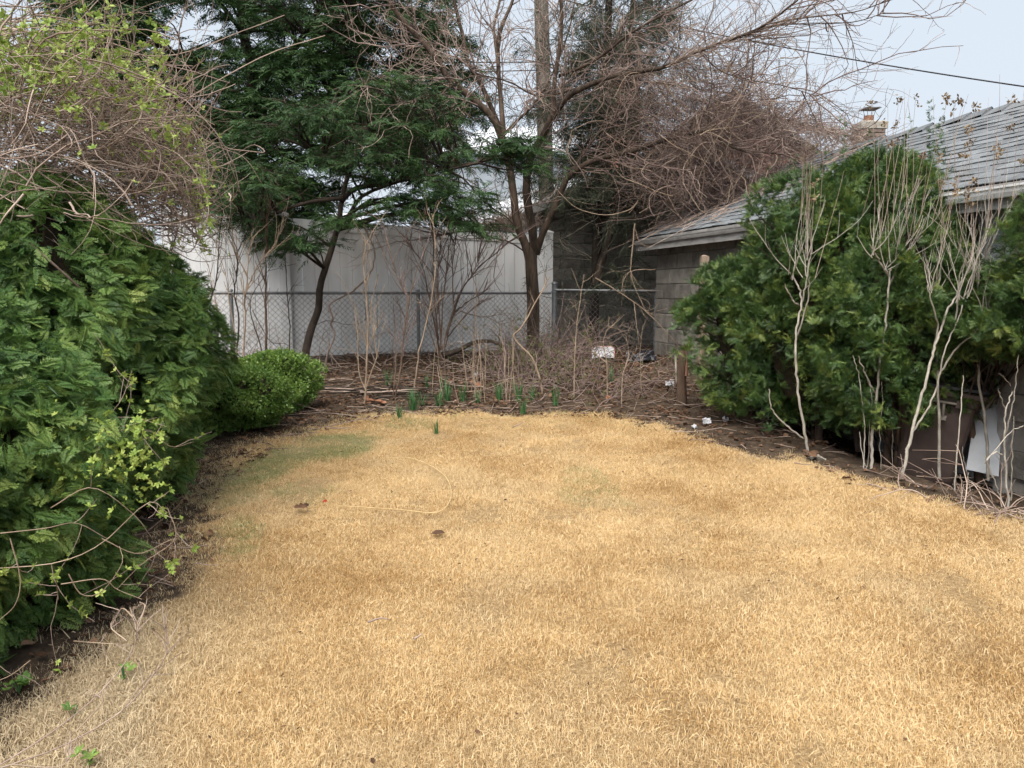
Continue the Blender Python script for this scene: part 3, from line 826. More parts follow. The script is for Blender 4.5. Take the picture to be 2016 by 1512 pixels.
    b.add([al * 0.33 + A_([0, 0, 0.035]), al * 0.33 + dn2 * 0.16 + A_([0, 0, .035]), al * 0.33 + dn2 * 0.16, al * 0.33 + A_([0, 0, 0.0])], [[0, 1, 2, 3]])
    cap = b.mesh('ridge_cap'); cap.materials.append(M['shingle'])
    s = -0.2
    while s < GLEN:
        piece('ridge_cap', cap, roof, rp + al * s + A_([0, 0, 0.002 + 0.02 * rng.random()]), (rng.normal() * 0.02, rng.normal() * 0.03, rng.normal() * 0.02)); s += 0.25
    # fascia, rake and gutter
    m = MB(); fc = gpt(GLEN / 2, -0.215, GEAVE - 0.06); m.box(fc, GLEN + 0.3, 0.03, 0.17, ax); m.build('fascia', M['fascia'], t)
    m = MB(); m.box(gpt(GLEN / 2, -0.1, GEAVE - 0.105), GLEN + 0.2, 0.20, 0.02, ax); m.build('soffit', M['fascia'], t)
    m = MB(); r0 = e0 - al * 0.012; m.prism([r0 + A_([0, 0, -0.035]), r0 + A_([0, 0, -0.17]), r0 + su * sl + A_([0, 0, -0.17]), r0 + su * sl + A_([0, 0, -.035])], al * 0.03); m.build('rake_board', M['fascia'], t)
    g0, g1 = 5.05, GLEN + 0.1
    prof = [(0.0, 0.05), (0.0, -0.03), (0.045, -0.03), (0.06, 0.0), (0.065, 0.03), (0.075, 0.03), (0.075, 0.045), (0.055, 0.045)]
    m = MB(); m.prism([gpt(g0, -0.235 - a, GEAVE - 0.045 + h) for a, h in prof], al * (g1 - g0)); m.build('gutter', M['white_paint'], t)
    m = MB(); m.prism([gpt(-.2, -0.235 - a * .45, GEAVE - 0.04 + h * .8) for a, h in prof], al * (g0 + 0.17)); m.build('gutter', M['fascia'], t)
    return t
block_garage()

# ------------------------------------------------------------------ block building behind the short fence
def rear_building():
    Y = 12.9; xl, xr = P(1079, 500, Y)[0], P(1079, 500, Y)[0] + 4.3
    base = 0.5; zl = P(1079, 404, Y)[2]; xm = (xl + xr) / 2; zp = zl + (xm - xl) * 0.40
    t = thing('block_outbuilding', (xm, Y + 2, base), 'brown block outbuilding with low gable behind the wispy bare cedar', 'building')
    m = MB(); m.prism([(xl + .02, Y + .04, base - .3), (xr, Y + .04, base - .3), (xr, Y + .04, zl), (xm, Y + .04, zp), (xl + .02, Y + .04, zl)], (0, 0.2, 0))
    w = m.build('wall', M['mortar'], t)
    m = MB(); m.prism([(xl + .02, Y + .24, base - .3), (xl + .02, Y + 5, base - .3), (xl + .02, Y + 5, zl), (xl + .02, Y + .24, zl)], (0.2, 0, 0)); m.build('side_wall', M['mortar'], t)
    z = base + 0.05; row = 0
    while z < zp:
        s = xl + (0.0 if row % 2 == 0 else -0.2)
        while s < xr:
            a, b = s, s + 0.4
            lim = lambda x: zl + (min(x - xl, xr - x)) * 0.40
            if a < xl - 0.01:
                if z + .1 < lim(xl + .1): piece('block', HALFB[row % 3], w, (xl + 0.1, Y + 0.025, z), (0, 0, 0))
            elif z + 0.1 < min(lim(a + .05), lim(b - .05)) + 0.05 and a < P(1480, 500, Y)[0]:
                piece('block', BLOCKS[int(rng.integers(6))], w, (a + 0.2, Y + 0.022 + rng.normal() * 0.003, z), (0, 0, 0))
            s += 0.406
        z += 0.203; row += 1
    for sg, xe in ((-1, xl), (1, xr)):
        a = A_([xe + sg * 0.3, Y - 0.3, zl - 0.12 + 0.05]); p = A_([xm, Y - 0.3, zp + 0.06])
        m = MB(); m.prism([a, p, p + A_([0, 5.6, 0]), a + A_([0, 5.6, 0])], (0, 0, 0.05)); m.build('roof', M['pale_roof'], t)
        m = MB(); m.prism([a + A_([0, -.03, -.12]), p + A_([0, -.03, -.12]), p + A_([0, -.03, .03]), a + A_([0, -.03, .03])], (0, 0.028, 0)); m.build('rake_board', M['fascia'], t)
rear_building()

# ------------------------------------------------------------------ houses far behind
def brick_piece(mat): return box_mesh(0.205, 0.05, 0.062, 0.005, 'brick', mat, 0.002)
BR_RED, BR_GREY = brick_piece(M['brick']), brick_piece(M['brick_grey'])
def chimney_bricks(parent, me, cx, y0, wid, dep, z0, z1, along=True):
    z = z0 + 0.035; r = 0
    n = max(2, round(wid / 0.215)); st = wid / n
    nd = max(1, round(dep / 0.215)); sd = dep / nd
    while z < z1 - 0.02:
        for k in range(n):
            o = st / 2 if r % 2 else 0
            x = cx - wid / 2 + (k + 0.5) * st + (0 if not o else (o if k < n - 1 else -o * 0) ) * 0.5
            if cx - wid / 2 + 0.09 < x < cx + wid / 2 - 0.09:
                piece('brick', me, parent, (x, y0 + 0.018, z))
        for k in range(nd):
            piece('brick', me, parent, (cx - wid / 2 + 0.018, y0 + (k + .5) * sd, z), (0, 0, math.pi / 2))
        z += 0.075; r += 1

def pale_house():
    Y = 21.0
    c = P(1000, 560, Y)
    t = thing('clapboard_house', (c[0], Y + 3, 0.6), 'pale blue clapboard house glimpsed behind the brown tree trunks', 'house')
    x0, x1 = P(868, 400, Y)[0], P(1190, 400, Y)[0]
    zt = P(1000, 305, Y)[2]; zb = 0.5
    m = MB(); m.box(((x0 + x1) / 2, Y + 3.0, (zt + zb) / 2), x1 - x0, 5.9, zt - zb); w = m.build('wall', M['siding'], t)
    bm = box_mesh(x1 - x0 + 0.02, 0.03, 0.17, 0.012, 'clapboard', M['siding'])
    z = P(1000, 470, Y)[2]; 
    while z < zt:
        piece('clapboard', bm, w, ((x0 + x1) / 2, Y + 0.03, z), (0.08, 0, 0)); z += 0.165
    m = MB(); xm = (x0 + x1) / 2
    m.prism([(x0 - .3, Y - .3, zt), (x1 + .3, Y - .3, zt), (xm + 1, Y + 3, zt + 1.3), (xm - 1, Y + 3, zt + 1.3)], (0, 0.05, 0.06)); m.build('roof', M['pale_roof'], t)
    # low pale roof in front, rising to the right
    Yp = 19.0
    a, b = P(880, 462, Yp), P(1185, 345, Yp)
    m = MB(); m.prism([a, b, b + A_([0, 1.8, 0.5]), a + A_([0, 1.8, 0.5])], (0, 0, -0.06)); m.build('porch_roof', M['pale_roof'], t)
    m = MB(); m.prism([a + A_([0, -.03, -.16]), b + A_([0, -.03, -.16]), b + A_([0, -.03, .02]), a + A_([0, -.03, .02])], (0, 0.028, 0)); m.build('porch_fascia', M['white_paint'], t)
    m = MB(); m.prism([(a[0], Yp + .2, .4), (b[0], Yp + .2, .4), (b[0], Yp + .2, b[2] - .1), (a[0], Yp + .2, a[2] - .1)], (0, 0.1, 0)); m.build('porch_wall', M['siding'], t)
pale_house()

def tall_chimney():
    Y = 17.0
    x0, x1 = P(1183, 300, Y)[0], P(1258, 300, Y)[0]; zt = P(1220, 150, Y)[2]; cx, w = (x0 + x1) / 2, x1 - x0
    t = thing('brick_chimney_stack', (cx, Y + .4, 0.6), 'tall red brick chimney stack seen through the cedar branches', 'chimney')
    m = MB(); m.box((cx, Y + 0.4, (zt + 0.5) / 2), w - 0.03, 0.72, zt - 0.5); st = m.build('shaft', M['mortar'], t)
    chimney_bricks(st, BR_RED, cx, Y, w, 0.7, P(1220, 400, Y)[2], zt)
    m = MB(); m.box((cx, Y + 0.4, zt + 0.05), w + 0.12, 0.9, 0.1); m.build('cap', M['concrete'], t)
tall_chimney()

def brick_house():
    m, nt, b = _nt('vine_house_brick')
    br = nt.nodes.new('ShaderNodeTexBrick'); br.inputs['Scale'].default_value = 1.0
    br.inputs['Brick Width'].default_value = 0.21; br.inputs['Row Height'].default_value = 0.072; br.inputs['Mortar Size'].default_value = 0.006
    br.inputs['Color1'].default_value = (0.20, 0.09, 0.065, 1); br.inputs['Color2'].default_value = (0.13, 0.065, 0.05, 1); br.inputs['Mortar'].default_value = (0.22, 0.2, 0.18, 1)
    g_ = nt.nodes.new('ShaderNodeNewGeometry'); mp = nt.nodes.new('ShaderNodeMapping'); mp.inputs['Rotation'].default_value = (math.radians(-90), 0, 0)
    nt.links.new(g_.outputs['Position'], mp.inputs['Vector']); nt.links.new(mp.outputs[0], br.inputs['Vector']); nt.links.new(br.outputs['Color'], b.inputs['Base Color'])
    b.inputs['Roughness'].default_value = 0.9
    Y = 17.5
    pk, rt = P(1440, 196, Y), P(1600, 312, Y); lf = A_([2 * pk[0] - rt[0], Y, rt[2]])
    t = thing('brick_house', (pk[0], Y + 3, 0.6), 'red brick gable house overgrown with bare vines behind the garage', 'house')
    q = MB(); q.prism([(lf[0], Y, .5), (rt[0], Y, .5), rt, pk, lf], (0, 6, 0)); q.build('wall', m, t)
    for e in (lf, rt):
        dv = unit(e - pk); a = e + dv * 0.25 + A_([0, -.25, 0.05]); p = pk + A_([0, -.25, 0.05])
        q = MB(); q.prism([a, p, p + A_([0, 6.5, 0]), a + A_([0, 6.5, 0])], (0, 0, 0.12)); q.build('roof', M['dark_roof'], t)
brick_house()

def small_chimney():
    Y = 15.6
    x0, x1 = P(1697, 270, Y)[0], P(1744, 270, Y)[0]; cx, w = (x0 + x1) / 2, x1 - x0
    zt = P(1720, 236, Y)[2]; zb = P(1720, 330, Y)[2]
    t = thing('house_chimney', (cx, Y + .25, 0.6), 'short brick chimney with clay flue and metal rain cap above the garage ridge', 'chimney')
    m = MB(); m.box((cx, Y + 0.25, (zt - 0.16 + 0.5) / 2), w - 0.03, 0.45, zt - 0.16 - 0.5); st = m.build('shaft', M['mortar'], t)
    chimney_bricks(st, BR_GREY, cx, Y, w, 0.45, zb, zt - 0.15)
    m = MB()
    k0 = [(cx + i * (w / 2 + .03), Y + .25 + j * .26) for i, j in ((-1, -1), (1, -1), (1, 1), (-1, 1))]
    k1 = [(cx + i * (w / 2 - .02), Y + .25 + j * .2) for i, j in ((-1, -1), (1, -1), (1, 1), (-1, 1))]
    v = [(*q, zt - 0.16) for q in k0] + [(*q, zt - .03) for q in k0] + [(*q, zt) for q in k1]
    m.add(v, [[0, 1, 5, 4], [1, 2, 6, 5], [2, 3, 7, 6], [3, 0, 4, 7], [4, 5, 9, 8], [5, 6, 10, 9], [6, 7, 11, 10], [7, 4, 8, 11], [8, 9, 10, 11]]); m.build('crown', M['concrete'], t)
    m = MB(); m.tubes(A_([[cx - .01, Y + .25, zt - .02], [cx - .01, Y + .25, zt + .13]])[None], 0.095, 12); fl = m.build('flue', M['clay'], t)
    for i, j in ((-1, -1), (1, -1), (1, 1), (-1, 1)):
        m = MB(); m.tubes(A_([[cx + i * .06, Y + .25 + j * .06, zt + .12], [cx + i * .09, Y + .25 + j * .09, zt + .26]])[None], 0.006, 4); m.build('cap_strut', M['galv'], t)
    m = MB(); e = 0.17; c = A_([cx, Y + .25, zt + .26])
    v = [c + A_([i * e, j * e, 0]) for i, j in ((-1, -1), (1, -1), (1, 1), (-1, 1))] + [c + A_([0, 0, .06])]
    m.add(v, [[0, 1, 4], [1, 2, 4], [2, 3, 4], [3, 0, 4]]); m.add(v[:4], [[3, 2, 1, 0]]); m.build('rain_cap', M['galv'], t)
small_chimney()

def far_roof():
    Y = 26.0
    a, b = P(612, 440, Y), P(712, 441, Y)
    t = thing('distant_house', ((a[0] + b[0]) / 2, Y + 2, .6), 'distant reddish brick house just peeping over the vinyl fence', 'house')
    m = MB(); m.box(((a[0] + b[0]) / 2, Y + 2, (a[2] + .5) / 2), b[0] - a[0], 4, a[2] - .5); m.build('wall', M['brick'], t)
    m = MB(); m.prism([(a[0] - .2, Y - .2, a[2]), (b[0] + .2, Y - .2, a[2]), (b[0] - .4, Y + 2, a[2] + .5), (a[0] + .4, Y + 2, a[2] + .5)], (0, 0.05, 0.06)); m.build('roof', M['pale_roof'], t)
far_roof()

# ------------------------------------------------------------------ pole and cables
def pole():
    Y = 14.5
    p0, p1 = P(1078, 470, Y), P(1059, -260, Y)
    p0[2] = 0.5
    p0[0] = P(1084, 470, Y)[0]
    t = thing('utility_pole', p0, 'weathered wooden utility pole rising behind the brown tree', 'pole')
    m = MB(); m.tubes(np.linspace(p0, p1, 10)[None], np.linspace(0.155, 0.12, 10)[None], 14); m.build('shaft', M['pole'], t, smooth=True)
    m = MB(); c = P(1062, -150, Y); m.box(c - A_([0, .2, 0]), 2.2, 0.1, 0.12); m.build('crossarm', M['pole'], t)
    for k in (-0.9, -0.3, 0.3, 0.9):
        m = MB(); m.tubes((c + A_([k, -.2, 0]) + A_([[0, 0, .05], [0, 0, .12], [0, 0, .2]]))[None], A_([[.03, .05, .02]]), 8); m.build('insulator', M['bin_lid'], t)
pole()
def cable(a, b, sag, r, label):
    t = np.linspace(0, 1, 24)[:, None]
    p = a * (1 - t) + b * t; p[:, 2] -= (sag * 4 * t * (1 - t))[:, 0]
    m = MB(); m.tubes(p[None], r, 6)
    tag(m.build('overhead_cable', M['wire'], base=(a + b) / 2), label, 'cable', 'overhead cables')
cable(P(1063, -12, 14.4), P(2200, 196, 9.0), 0.12, 0.009, 'single black cable crossing the open sky above the garage roof')
cable(P(200, 92, 16.5), P(1063, 122, 14.35), 0.10, 0.011, 'upper black cable running through the evergreen crown to the utility pole')
cable(P(1063, 122, 14.35), P(1500, 190, 13.0), 0.05, 0.011, 'upper black cable leaving the pole into the cedar branches')
cable(P(200, 118, 16.5), P(1064, 138, 14.35), 0.12, 0.009, 'lower black cable running through the evergreen crown to the utility pole')
# ------------------------------------------------------------------ foliage prototypes (unit length along +y, normal +z)
def quad_strip(p0, p1, w0, w1=None):
    """a lozenge leaf from p0 to p1 in the xy plane"""
    p0, p1 = A_(p0, float), A_(p1, float); d = p1 - p0; n = A_([-d[1], d[0], 0]); n = n / (np.linalg.norm(n) + 1e-9)
    m = p0 + d * 0.5
    return [p0, m + n * w0, p1, m - n * w0]
def arbor_spray():
    """a fern-like flat fan built of triangles"""
    T = []
    def lz(p0, p1, w):
        q = quad_strip(p0, p1, w); T.extend([q[0], q[1], q[2], q[0], q[2], q[3]])
    def tr(p0, d, L, w):
        n = A_([-d[1], d[0], 0]) * w; T.extend([p0 + n, p0 - n, p0 + d * L])
    lz((0, 0, 0), (0, 1, 0), 0.018)
    for y in np.linspace(0.06, 0.92, 9):
        for sg in (-1, 1):
            yy = y + (0.04 if sg > 0 else -0.03)
            L = 0.5 * (1 - yy) ** 0.75 + 0.08 + rng.normal() * 0.03
            a = math.radians(42 + rng.normal() * 7); p0 = A_([0, yy, 0]); dr = A_([sg * math.sin(a), math.cos(a), 0])
            lz(p0, p0 + dr * L, 0.021)
            for t in ((0.35, 0.7) if L > 0.2 else (0.5,)):
                q0 = p0 + dr * L * t
                for s2 in (-1, 1):
                    aa = a + s2 * math.radians(40); tr(q0, A_([sg * math.sin(aa), math.cos(aa), 0]), L * (0.5 - 0.25 * t), 0.022)
    v = A_(T)
    v[:, 2] = -0.28 * v[:, 1] ** 2 - 0.35 * v[:, 0] ** 2 + rng.normal(size=len(v)) * 0.008
    return v, np.arange(len(v)).reshape(-1, 3)
def needle_shoots(ns, per, spread, nl, wid, flat=0.35):
    """ns shoots leaving the origin, each with two ranks of needles (triangles)"""
    V = []
    for k in range(ns):
        d = unit(A_([rng.normal() * spread, 1.0, rng.normal() * spread * 0.7])); L = 0.45 + 0.4 * rng.random()
        side = unit(np.cross(d, A_([rng.normal() * 0.3, 0, 1.0])))
        up = np.cross(side, d)
        for j in range(per):
            t = 0.1 + 0.9 * j / (per - 1); sg = 1 if j % 2 else -1
            b = d * L * t
            nd = unit(side * sg * (0.9 - 0.5 * t) + d * (0.55 + 0.5 * t) + up * (rng.normal() * flat + 0.15))
            n2 = unit(np.cross(nd, up)) * wid
            V += [b - n2, b + n2, b + nd * nl * (1.0 - 0.3 * t)]
    V = A_(V)
    return V, np.arange(len(V)).reshape(-1, 3)
def flat_spray(n, wl, ww):
    """a ragged flat evergreen spray of n lozenges"""
    v = quad_strip((0, 0, 0), (0, 1, 0), 0.012)
    for i in range(n):
        y = 0.06 + 0.9 * i / n; sg = 1 if i % 2 else -1
        L = wl * (1 - 0.6 * y) * (0.6 + 0.7 * rng.random()); a = math.radians(50 + rng.normal() * 12)
        p0 = A_([0, y, 0]); v += quad_strip(p0, p0 + A_([sg * math.sin(a), math.cos(a), 0]) * L, ww)
    v = A_(v); v[:, 2] = -0.2 * v[:, 1] ** 2 + rng.normal(size=len(v)) * 0.015 - 0.2 * np.abs(v[:, 0])
    return v, np.arange(len(v)).reshape(-1, 4)
def leaf_cluster(n, size, wid, spread=1.0):
    """n small oval leaves round the origin"""
    V = []
    for k in range(n):
        d = unit(rng.normal(size=3) * A_([spread, 1, spread]) + A_([0, 0.6, 0])); o = rng.normal(size=3) * 0.25
        s = unit(np.cross(d, rng.normal(size=3))); L = size * (0.7 + 0.6 * rng.random())
        V += [o, o + d * L * 0.5 + s * L * wid, o + d * L, o + d * L * 0.5 - s * L * wid]
    V = A_(V)
    return V, np.arange(len(V)).reshape(-1, 4)
SPRAYS = [arbor_spray() for _ in range(4)]
YEWS = [needle_shoots(6, 17, 0.8, 0.30, 0.017) for _ in range(5)]
HEMS = [flat_spray(15, 0.36, 0.026) for _ in range(4)]
WISPS = [flat_spray(7, 0.35, 0.012) for _ in range(4)]
BOXS = [leaf_cluster(9, 0.75, 0.27) for _ in range(4)]

def scatter_many(mb, protos, pos, ax, scale, r=None):
    k = rng.integers(0, len(protos), len(pos)); scale = np.broadcast_to(np.asarray(scale, float), (len(pos),))
    for i, p in enumerate(protos):
        m = k == i
        mb.scatter(p, pos[m], ax[m], scale[m], None if r is None else r[m])

# ------------------------------------------------------------------ round shrubs (hedges, yews, boxwood)
def shell(n, c, R, H, z0, prof, lump, seed, depth=0.35, away=0.14, gaps=0.0):
    """points just under the surface of a lumpy shrub; c=(x,y,ground)"""
    th = rng.random(n) * 2 * math.pi; h = rng.random(n)
    tocam = math.atan2(-c[1], -c[0])
    keep = (np.cos(th - tocam) > -0.25) | (rng.random(n) < away)
    th, h = th[keep], h[keep]
    if gaps:
        gn_ = noise2(np.cos(th) * 4.6 + h * 7, np.sin(th) * 4.6 - h * 6.3, 1.0, seed + 9)
        k = rng.random(len(th)) < np.clip((gn_ - gaps) * 5, 0.12, 1); th, h = th[k], h[k]
    n = len(th)
    lu = 1 + lump * (noise2(np.cos(th) * 2.2 + h * 2.6, np.sin(th) * 2.2 - h * 2.1, 1.0, seed) - 0.5) * 2 + lump * 0.6 * (noise2(np.cos(th) * 5 + h * 6, np.sin(th) * 5 - h * 5, 1.0, seed + 3) - 0.5) * 2
    u = 1 - depth * rng.random(n) ** 1.6
    pr = prof(h)
    rr = R * pr * lu * u
    ztop = z0 + (H - z0) * h * (0.96 + 0.1 * (lu - 1))
    p = np.stack([c[0] + rr * np.cos(th), c[1] + rr * np.sin(th), c[2] + ztop], 1)
    dh = (prof(np.clip(h + .02, 0, 1)) - prof(np.clip(h - .02, 0, 1))) / 0.04
    out = unit(np.stack([np.cos(th), np.sin(th), -dh * R / H], 1))
    return p, out, h, u
def core_mesh(c, R, H, z0, prof, k, lump=0.1, seed=1):  # solid dark lump, no separate twigs; stands in for shade between the sprays
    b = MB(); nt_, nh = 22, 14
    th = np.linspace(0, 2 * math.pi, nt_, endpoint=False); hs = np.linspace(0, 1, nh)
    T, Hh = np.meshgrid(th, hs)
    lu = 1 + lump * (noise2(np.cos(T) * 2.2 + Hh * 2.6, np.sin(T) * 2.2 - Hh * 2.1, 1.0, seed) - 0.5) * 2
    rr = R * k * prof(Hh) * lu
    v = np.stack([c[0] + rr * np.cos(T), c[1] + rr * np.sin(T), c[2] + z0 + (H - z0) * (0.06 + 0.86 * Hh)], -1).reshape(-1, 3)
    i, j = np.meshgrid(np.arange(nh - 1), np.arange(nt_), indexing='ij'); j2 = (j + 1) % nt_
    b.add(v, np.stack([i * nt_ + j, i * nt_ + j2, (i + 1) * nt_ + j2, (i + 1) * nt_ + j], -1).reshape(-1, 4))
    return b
cone = lambda h: np.sqrt(np.clip(1 - np.clip(h, 0, 1) ** 4.0, 0, 1)) * (0.9 + 0.1 * np.clip(np.asarray(h) / 0.3, 0, 1)) * (1.06 - 0.16 * np.asarray(h))
dome = lambda h: np.sqrt(np.clip(1 - np.clip((np.clip(h, 0, 1) - 0.35) / 0.65, 0, 1) ** 2.2, 0, 1)) * (0.72 + 0.28 * np.clip(h / 0.35, 0, 1))

bulk = lambda h: np.sqrt(np.clip(1 - np.clip(h, 0, 1) ** 4.5, 0, 1)) * (0.74 + 0.26 * np.clip(np.asarray(h) / 0.35, 0, 1))
def arborvitae(c, R, H, n, label, seed, size=0.2, z0=0.1):
    c = A_(c, float)
    t = thing('arborvitae', c, label, 'shrub', 'arborvitae hedge along the left edge')
    m = MB(); tr = np.linspace(c + A_([0, 0, -.1]), c + A_([0.05, 0, H * 0.9]), 8); m.tubes(tr[None], taper(1, 8, 0.06, 0.01), 8); m.build('trunk', M['bark_brown'], t, smooth=True)
    p, out, h, u = shell(170, c, R * 0.95, H, z0, cone, 0.16, seed)
    st = np.stack([np.full(len(p), c[0]), np.full(len(p), c[1]), np.maximum(p[:, 2] - 0.25, c[2] + .05)], 1)
    k = np.linspace(0, 1, 6)[None, :, None]
    br = st[:, None] * (1 - k) + p[:, None] * k; br[:, :, 2] += -0.08 * np.sin(k[..., 0] * math.pi)
    m = MB(); m.tubes(br, taper(len(p), 6, 0.010, 0.003), 4); m.build('branches', M['bark_brown'], t, kind='stuff')
    core_mesh(c, R, H, z0, cone, 0.6, 0.16, seed).build('shaded_core', M['core'], t, smooth=True)
    n = int(n * 4.0); size = size * 0.62
    p, out, h, u = shell(n, c, R, H, z0, cone, 0.28, seed, 0.42, 0.14, 0.14)
    nn = len(p)
    side = unit(np.cross(out, A_([0, 0, 1.0])) + 1e-6)
    y = unit(out * 0.85 + A_([0, 0, -0.28]) + side * rng.normal(size=(nn, 1)) * 0.6 + A_([0, 0, 1.0]) * rng.normal(size=(nn, 1)) * 0.35 + rng.normal(size=(nn, 3)) * 0.25)
    z = unit(A_([0, 0, 0.6]) + out * 0.6 + rng.normal(size=(nn, 3)) * 0.6)
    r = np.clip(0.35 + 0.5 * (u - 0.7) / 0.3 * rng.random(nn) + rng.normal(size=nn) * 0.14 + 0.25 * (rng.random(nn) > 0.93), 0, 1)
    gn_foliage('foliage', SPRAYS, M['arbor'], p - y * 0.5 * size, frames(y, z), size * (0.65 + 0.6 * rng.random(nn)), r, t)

arborvitae((-3.17, 5.75, gz(5.75)), 0.86, 1.85, 4200, 'tall arborvitae farthest along the hedge, beside the boxwood', 3, 0.17)
arborvitae((-2.72, 4.45, gz(4.45)), 0.86, 2.05, 4600, 'bushy arborvitae in the middle of the hedge under the vine tangle', 8, 0.165)
arborvitae((-2.40, 3.05, gz(3.0)), 0.68, 1.5, 4400, 'low spreading arborvitae with drooping fans over the near lawn edge', 14, 0.135, 0.04)
arborvitae((-2.42, 2.35, gz(2.3)), 0.66, 1.35, 3000, 'arborvitae cut by the left picture edge with honeysuckle over it', 19, 0.13, 0.05)

def yew(c, R, H, n, label, seed, z0=0.1, size=0.15, spikes=0, trunk=True, prof=bulk):
    c = A_(c, float)
    t = thing('yew_shrub', c, label, 'shrub', 'yew shrubs along the garage wall')
    if trunk:
        for k in range(3 if trunk is True else trunk):
            a = rng.random() * 6.28 if trunk is True else 0.4; e = c + A_([math.cos(a) * R * .35, math.sin(a) * R * .35, H * 0.75])
            m = MB(); m.tubes(spline([c + A_([math.cos(a) * .1, math.sin(a) * .1, -.1]), (c + e) / 2 + rng.normal(size=3) * .06, e], 8)[None], taper(1, 8, 0.035, 0.01), 7); m.build('trunk', M['bark_brown'], t, smooth=True)
    p, out, h, u = shell(120, c, R * 0.93, H, z0, prof, 0.22, seed)
    st = np.stack([np.full(len(p), c[0]), np.full(len(p), c[1]), np.maximum(p[:, 2] - 0.45, c[2] + .1)], 1) + rng.normal(size=(len(p), 3)) * 0.06
    k = np.linspace(0, 1, 6)[None, :, None]
    m = MB(); m.tubes(st[:, None] * (1 - k) + p[:, None] * k, taper(len(p), 6, 0.012, 0.003), 4); m.build('branches', M['bark_dark'], t, kind='stuff')
    core_mesh(c, R, H, z0 + 0.1, prof, 0.62, 0.2, seed).build('shaded_core', M['core'], t, smooth=True)
    n = int(n * 4.0); size = size * 0.66
    p, out, h, u = shell(n, c, R, H, z0, prof, 0.38, seed, 0.42, 0.12, 0.40)
    nn = len(p)
    y = unit(out * 0.7 + A_([0, 0, 0.3]) + rng.normal(size=(nn, 3)) * 0.62)
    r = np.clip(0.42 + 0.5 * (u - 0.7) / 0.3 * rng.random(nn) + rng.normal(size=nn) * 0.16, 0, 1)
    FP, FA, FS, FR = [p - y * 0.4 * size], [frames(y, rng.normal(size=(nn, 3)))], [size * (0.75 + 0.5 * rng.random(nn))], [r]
    if spikes:
        # upright new leaders standing out of the top
        th = rng.random(spikes) * 6.28; rr = R * 0.75 * np.sqrt(rng.random(spikes))
        b0 = np.stack([c[0] + rr * np.cos(th), c[1] + rr * np.sin(th), c[2] + H * (0.72 + 0.2 * rng.random(spikes)) - 0.35 * rr], 1)
        L = 0.35 + 0.4 * rng.random(spikes)
        for b_, l in zip(b0, L):
            q = int(l / 0.035); tt = np.linspace(0, 1, q)[:, None]
            lean = A_([rng.normal() * .12, rng.normal() * .12, 1.0])
            pp = b_ + lean * l * tt + rng.normal(size=(q, 3)) * 0.02
            yy = unit(rng.normal(size=(q, 3)) * A_([1, 1, .3]) * 0.8 + A_([0, 0, 0.9]))
            FP.append(pp); FA.append(frames(yy, rng.normal(size=(q, 3)))); FS.append(size * (0.75 - 0.25 * tt[:, 0])); FR.append(np.clip(0.5 + rng.normal(size=q) * .15, 0, 1))
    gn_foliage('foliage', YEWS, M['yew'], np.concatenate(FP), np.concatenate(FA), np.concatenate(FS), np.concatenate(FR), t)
yew((2.46, 7.3, gz(7.3)), 0.80, 1.62, 3000, 'broad dark yew at the far end beside the wooden post', 23, 0.1, 0.15, 3)
yew((2.66, 6.55, gz(6.35)), 0.74, 2.28, 3400, 'dense yew behind the pale stem at the lawn edge', 29, 0.14, 0.15, 8)
yew((3.06, 6.35, gz(6.2)), 0.66, 2.42, 2900, 'tallest yew with upright leaders against the shingle roof', 31, 0.4, 0.15, 18)
yew((2.98, 5.75, gz(5.6)), 0.58, 1.85, 2500, 'yew with yellowish tips between the two thick pale stems', 37, 0.32, 0.14, 8)
yew((3.36, 5.45, gz(5.2)), 0.48, 1.48, 1700, 'yew hanging over the brown bin with bare wall showing through', 41, 0.85, 0.14, 2, 1)
yew((3.42, 4.68, gz(4.6)), 0.46, 2.0, 1700, 'yew cut by the right picture edge under the white gutter', 43, 0.95, 0.14, 2, 1)

def boxwood(c, R, H, n, label, seed):
    c = A_(c, float)
    t = thing('boxwood_shrub', c, label, 'shrub', 'clipped boxwood shrubs')
    m = MB(); st = walk(np.repeat(c[None], 14, 0), rng.normal(size=(14, 3)) * A_([1, 1, .2]) + A_([0, 0, 1.1]), np.full(14, H * .75), 5, 0.1); m.tubes(st, taper(14, 5, 0.012, 0.004), 5); m.build('stems', M['bark_brown'], t, kind='stuff')
    core_mesh(c, R, H, 0.08, dome, 0.74, 0.2, seed).build('shaded_core', M['core'], t, smooth=True)
    p, out, h, u = shell(n, c, R, H, 0.05, dome, 0.34, seed, 0.32, 0.4)
    nn = len(p); y = unit(out + A_([0, 0, 0.3]) + rng.normal(size=(nn, 3)) * 0.4)
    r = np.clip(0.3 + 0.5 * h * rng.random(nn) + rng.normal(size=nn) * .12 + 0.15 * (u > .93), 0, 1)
    m = MB(); scatter_many(m, BOXS, p, frames(y, rng.normal(size=(nn, 3))), 0.03 * (0.8 + 0.5 * rng.random(nn)), r); m.build('foliage', M['boxwood'], t, kind='stuff')
q = P(538, 770, 7.55); boxwood((q[0], 7.55, gz(7.55)), 0.40, 0.62, 4200, 'rounded boxwood shrub at the end of the hedge by the leaf bed', 51)
q = P(448, 800, 6.75); boxwood((q[0] + .05, 6.75, gz(6.75)), 0.5, 0.58, 4800, 'boxwood shrub squeezed between arborvitae and the rounder boxwood', 53)

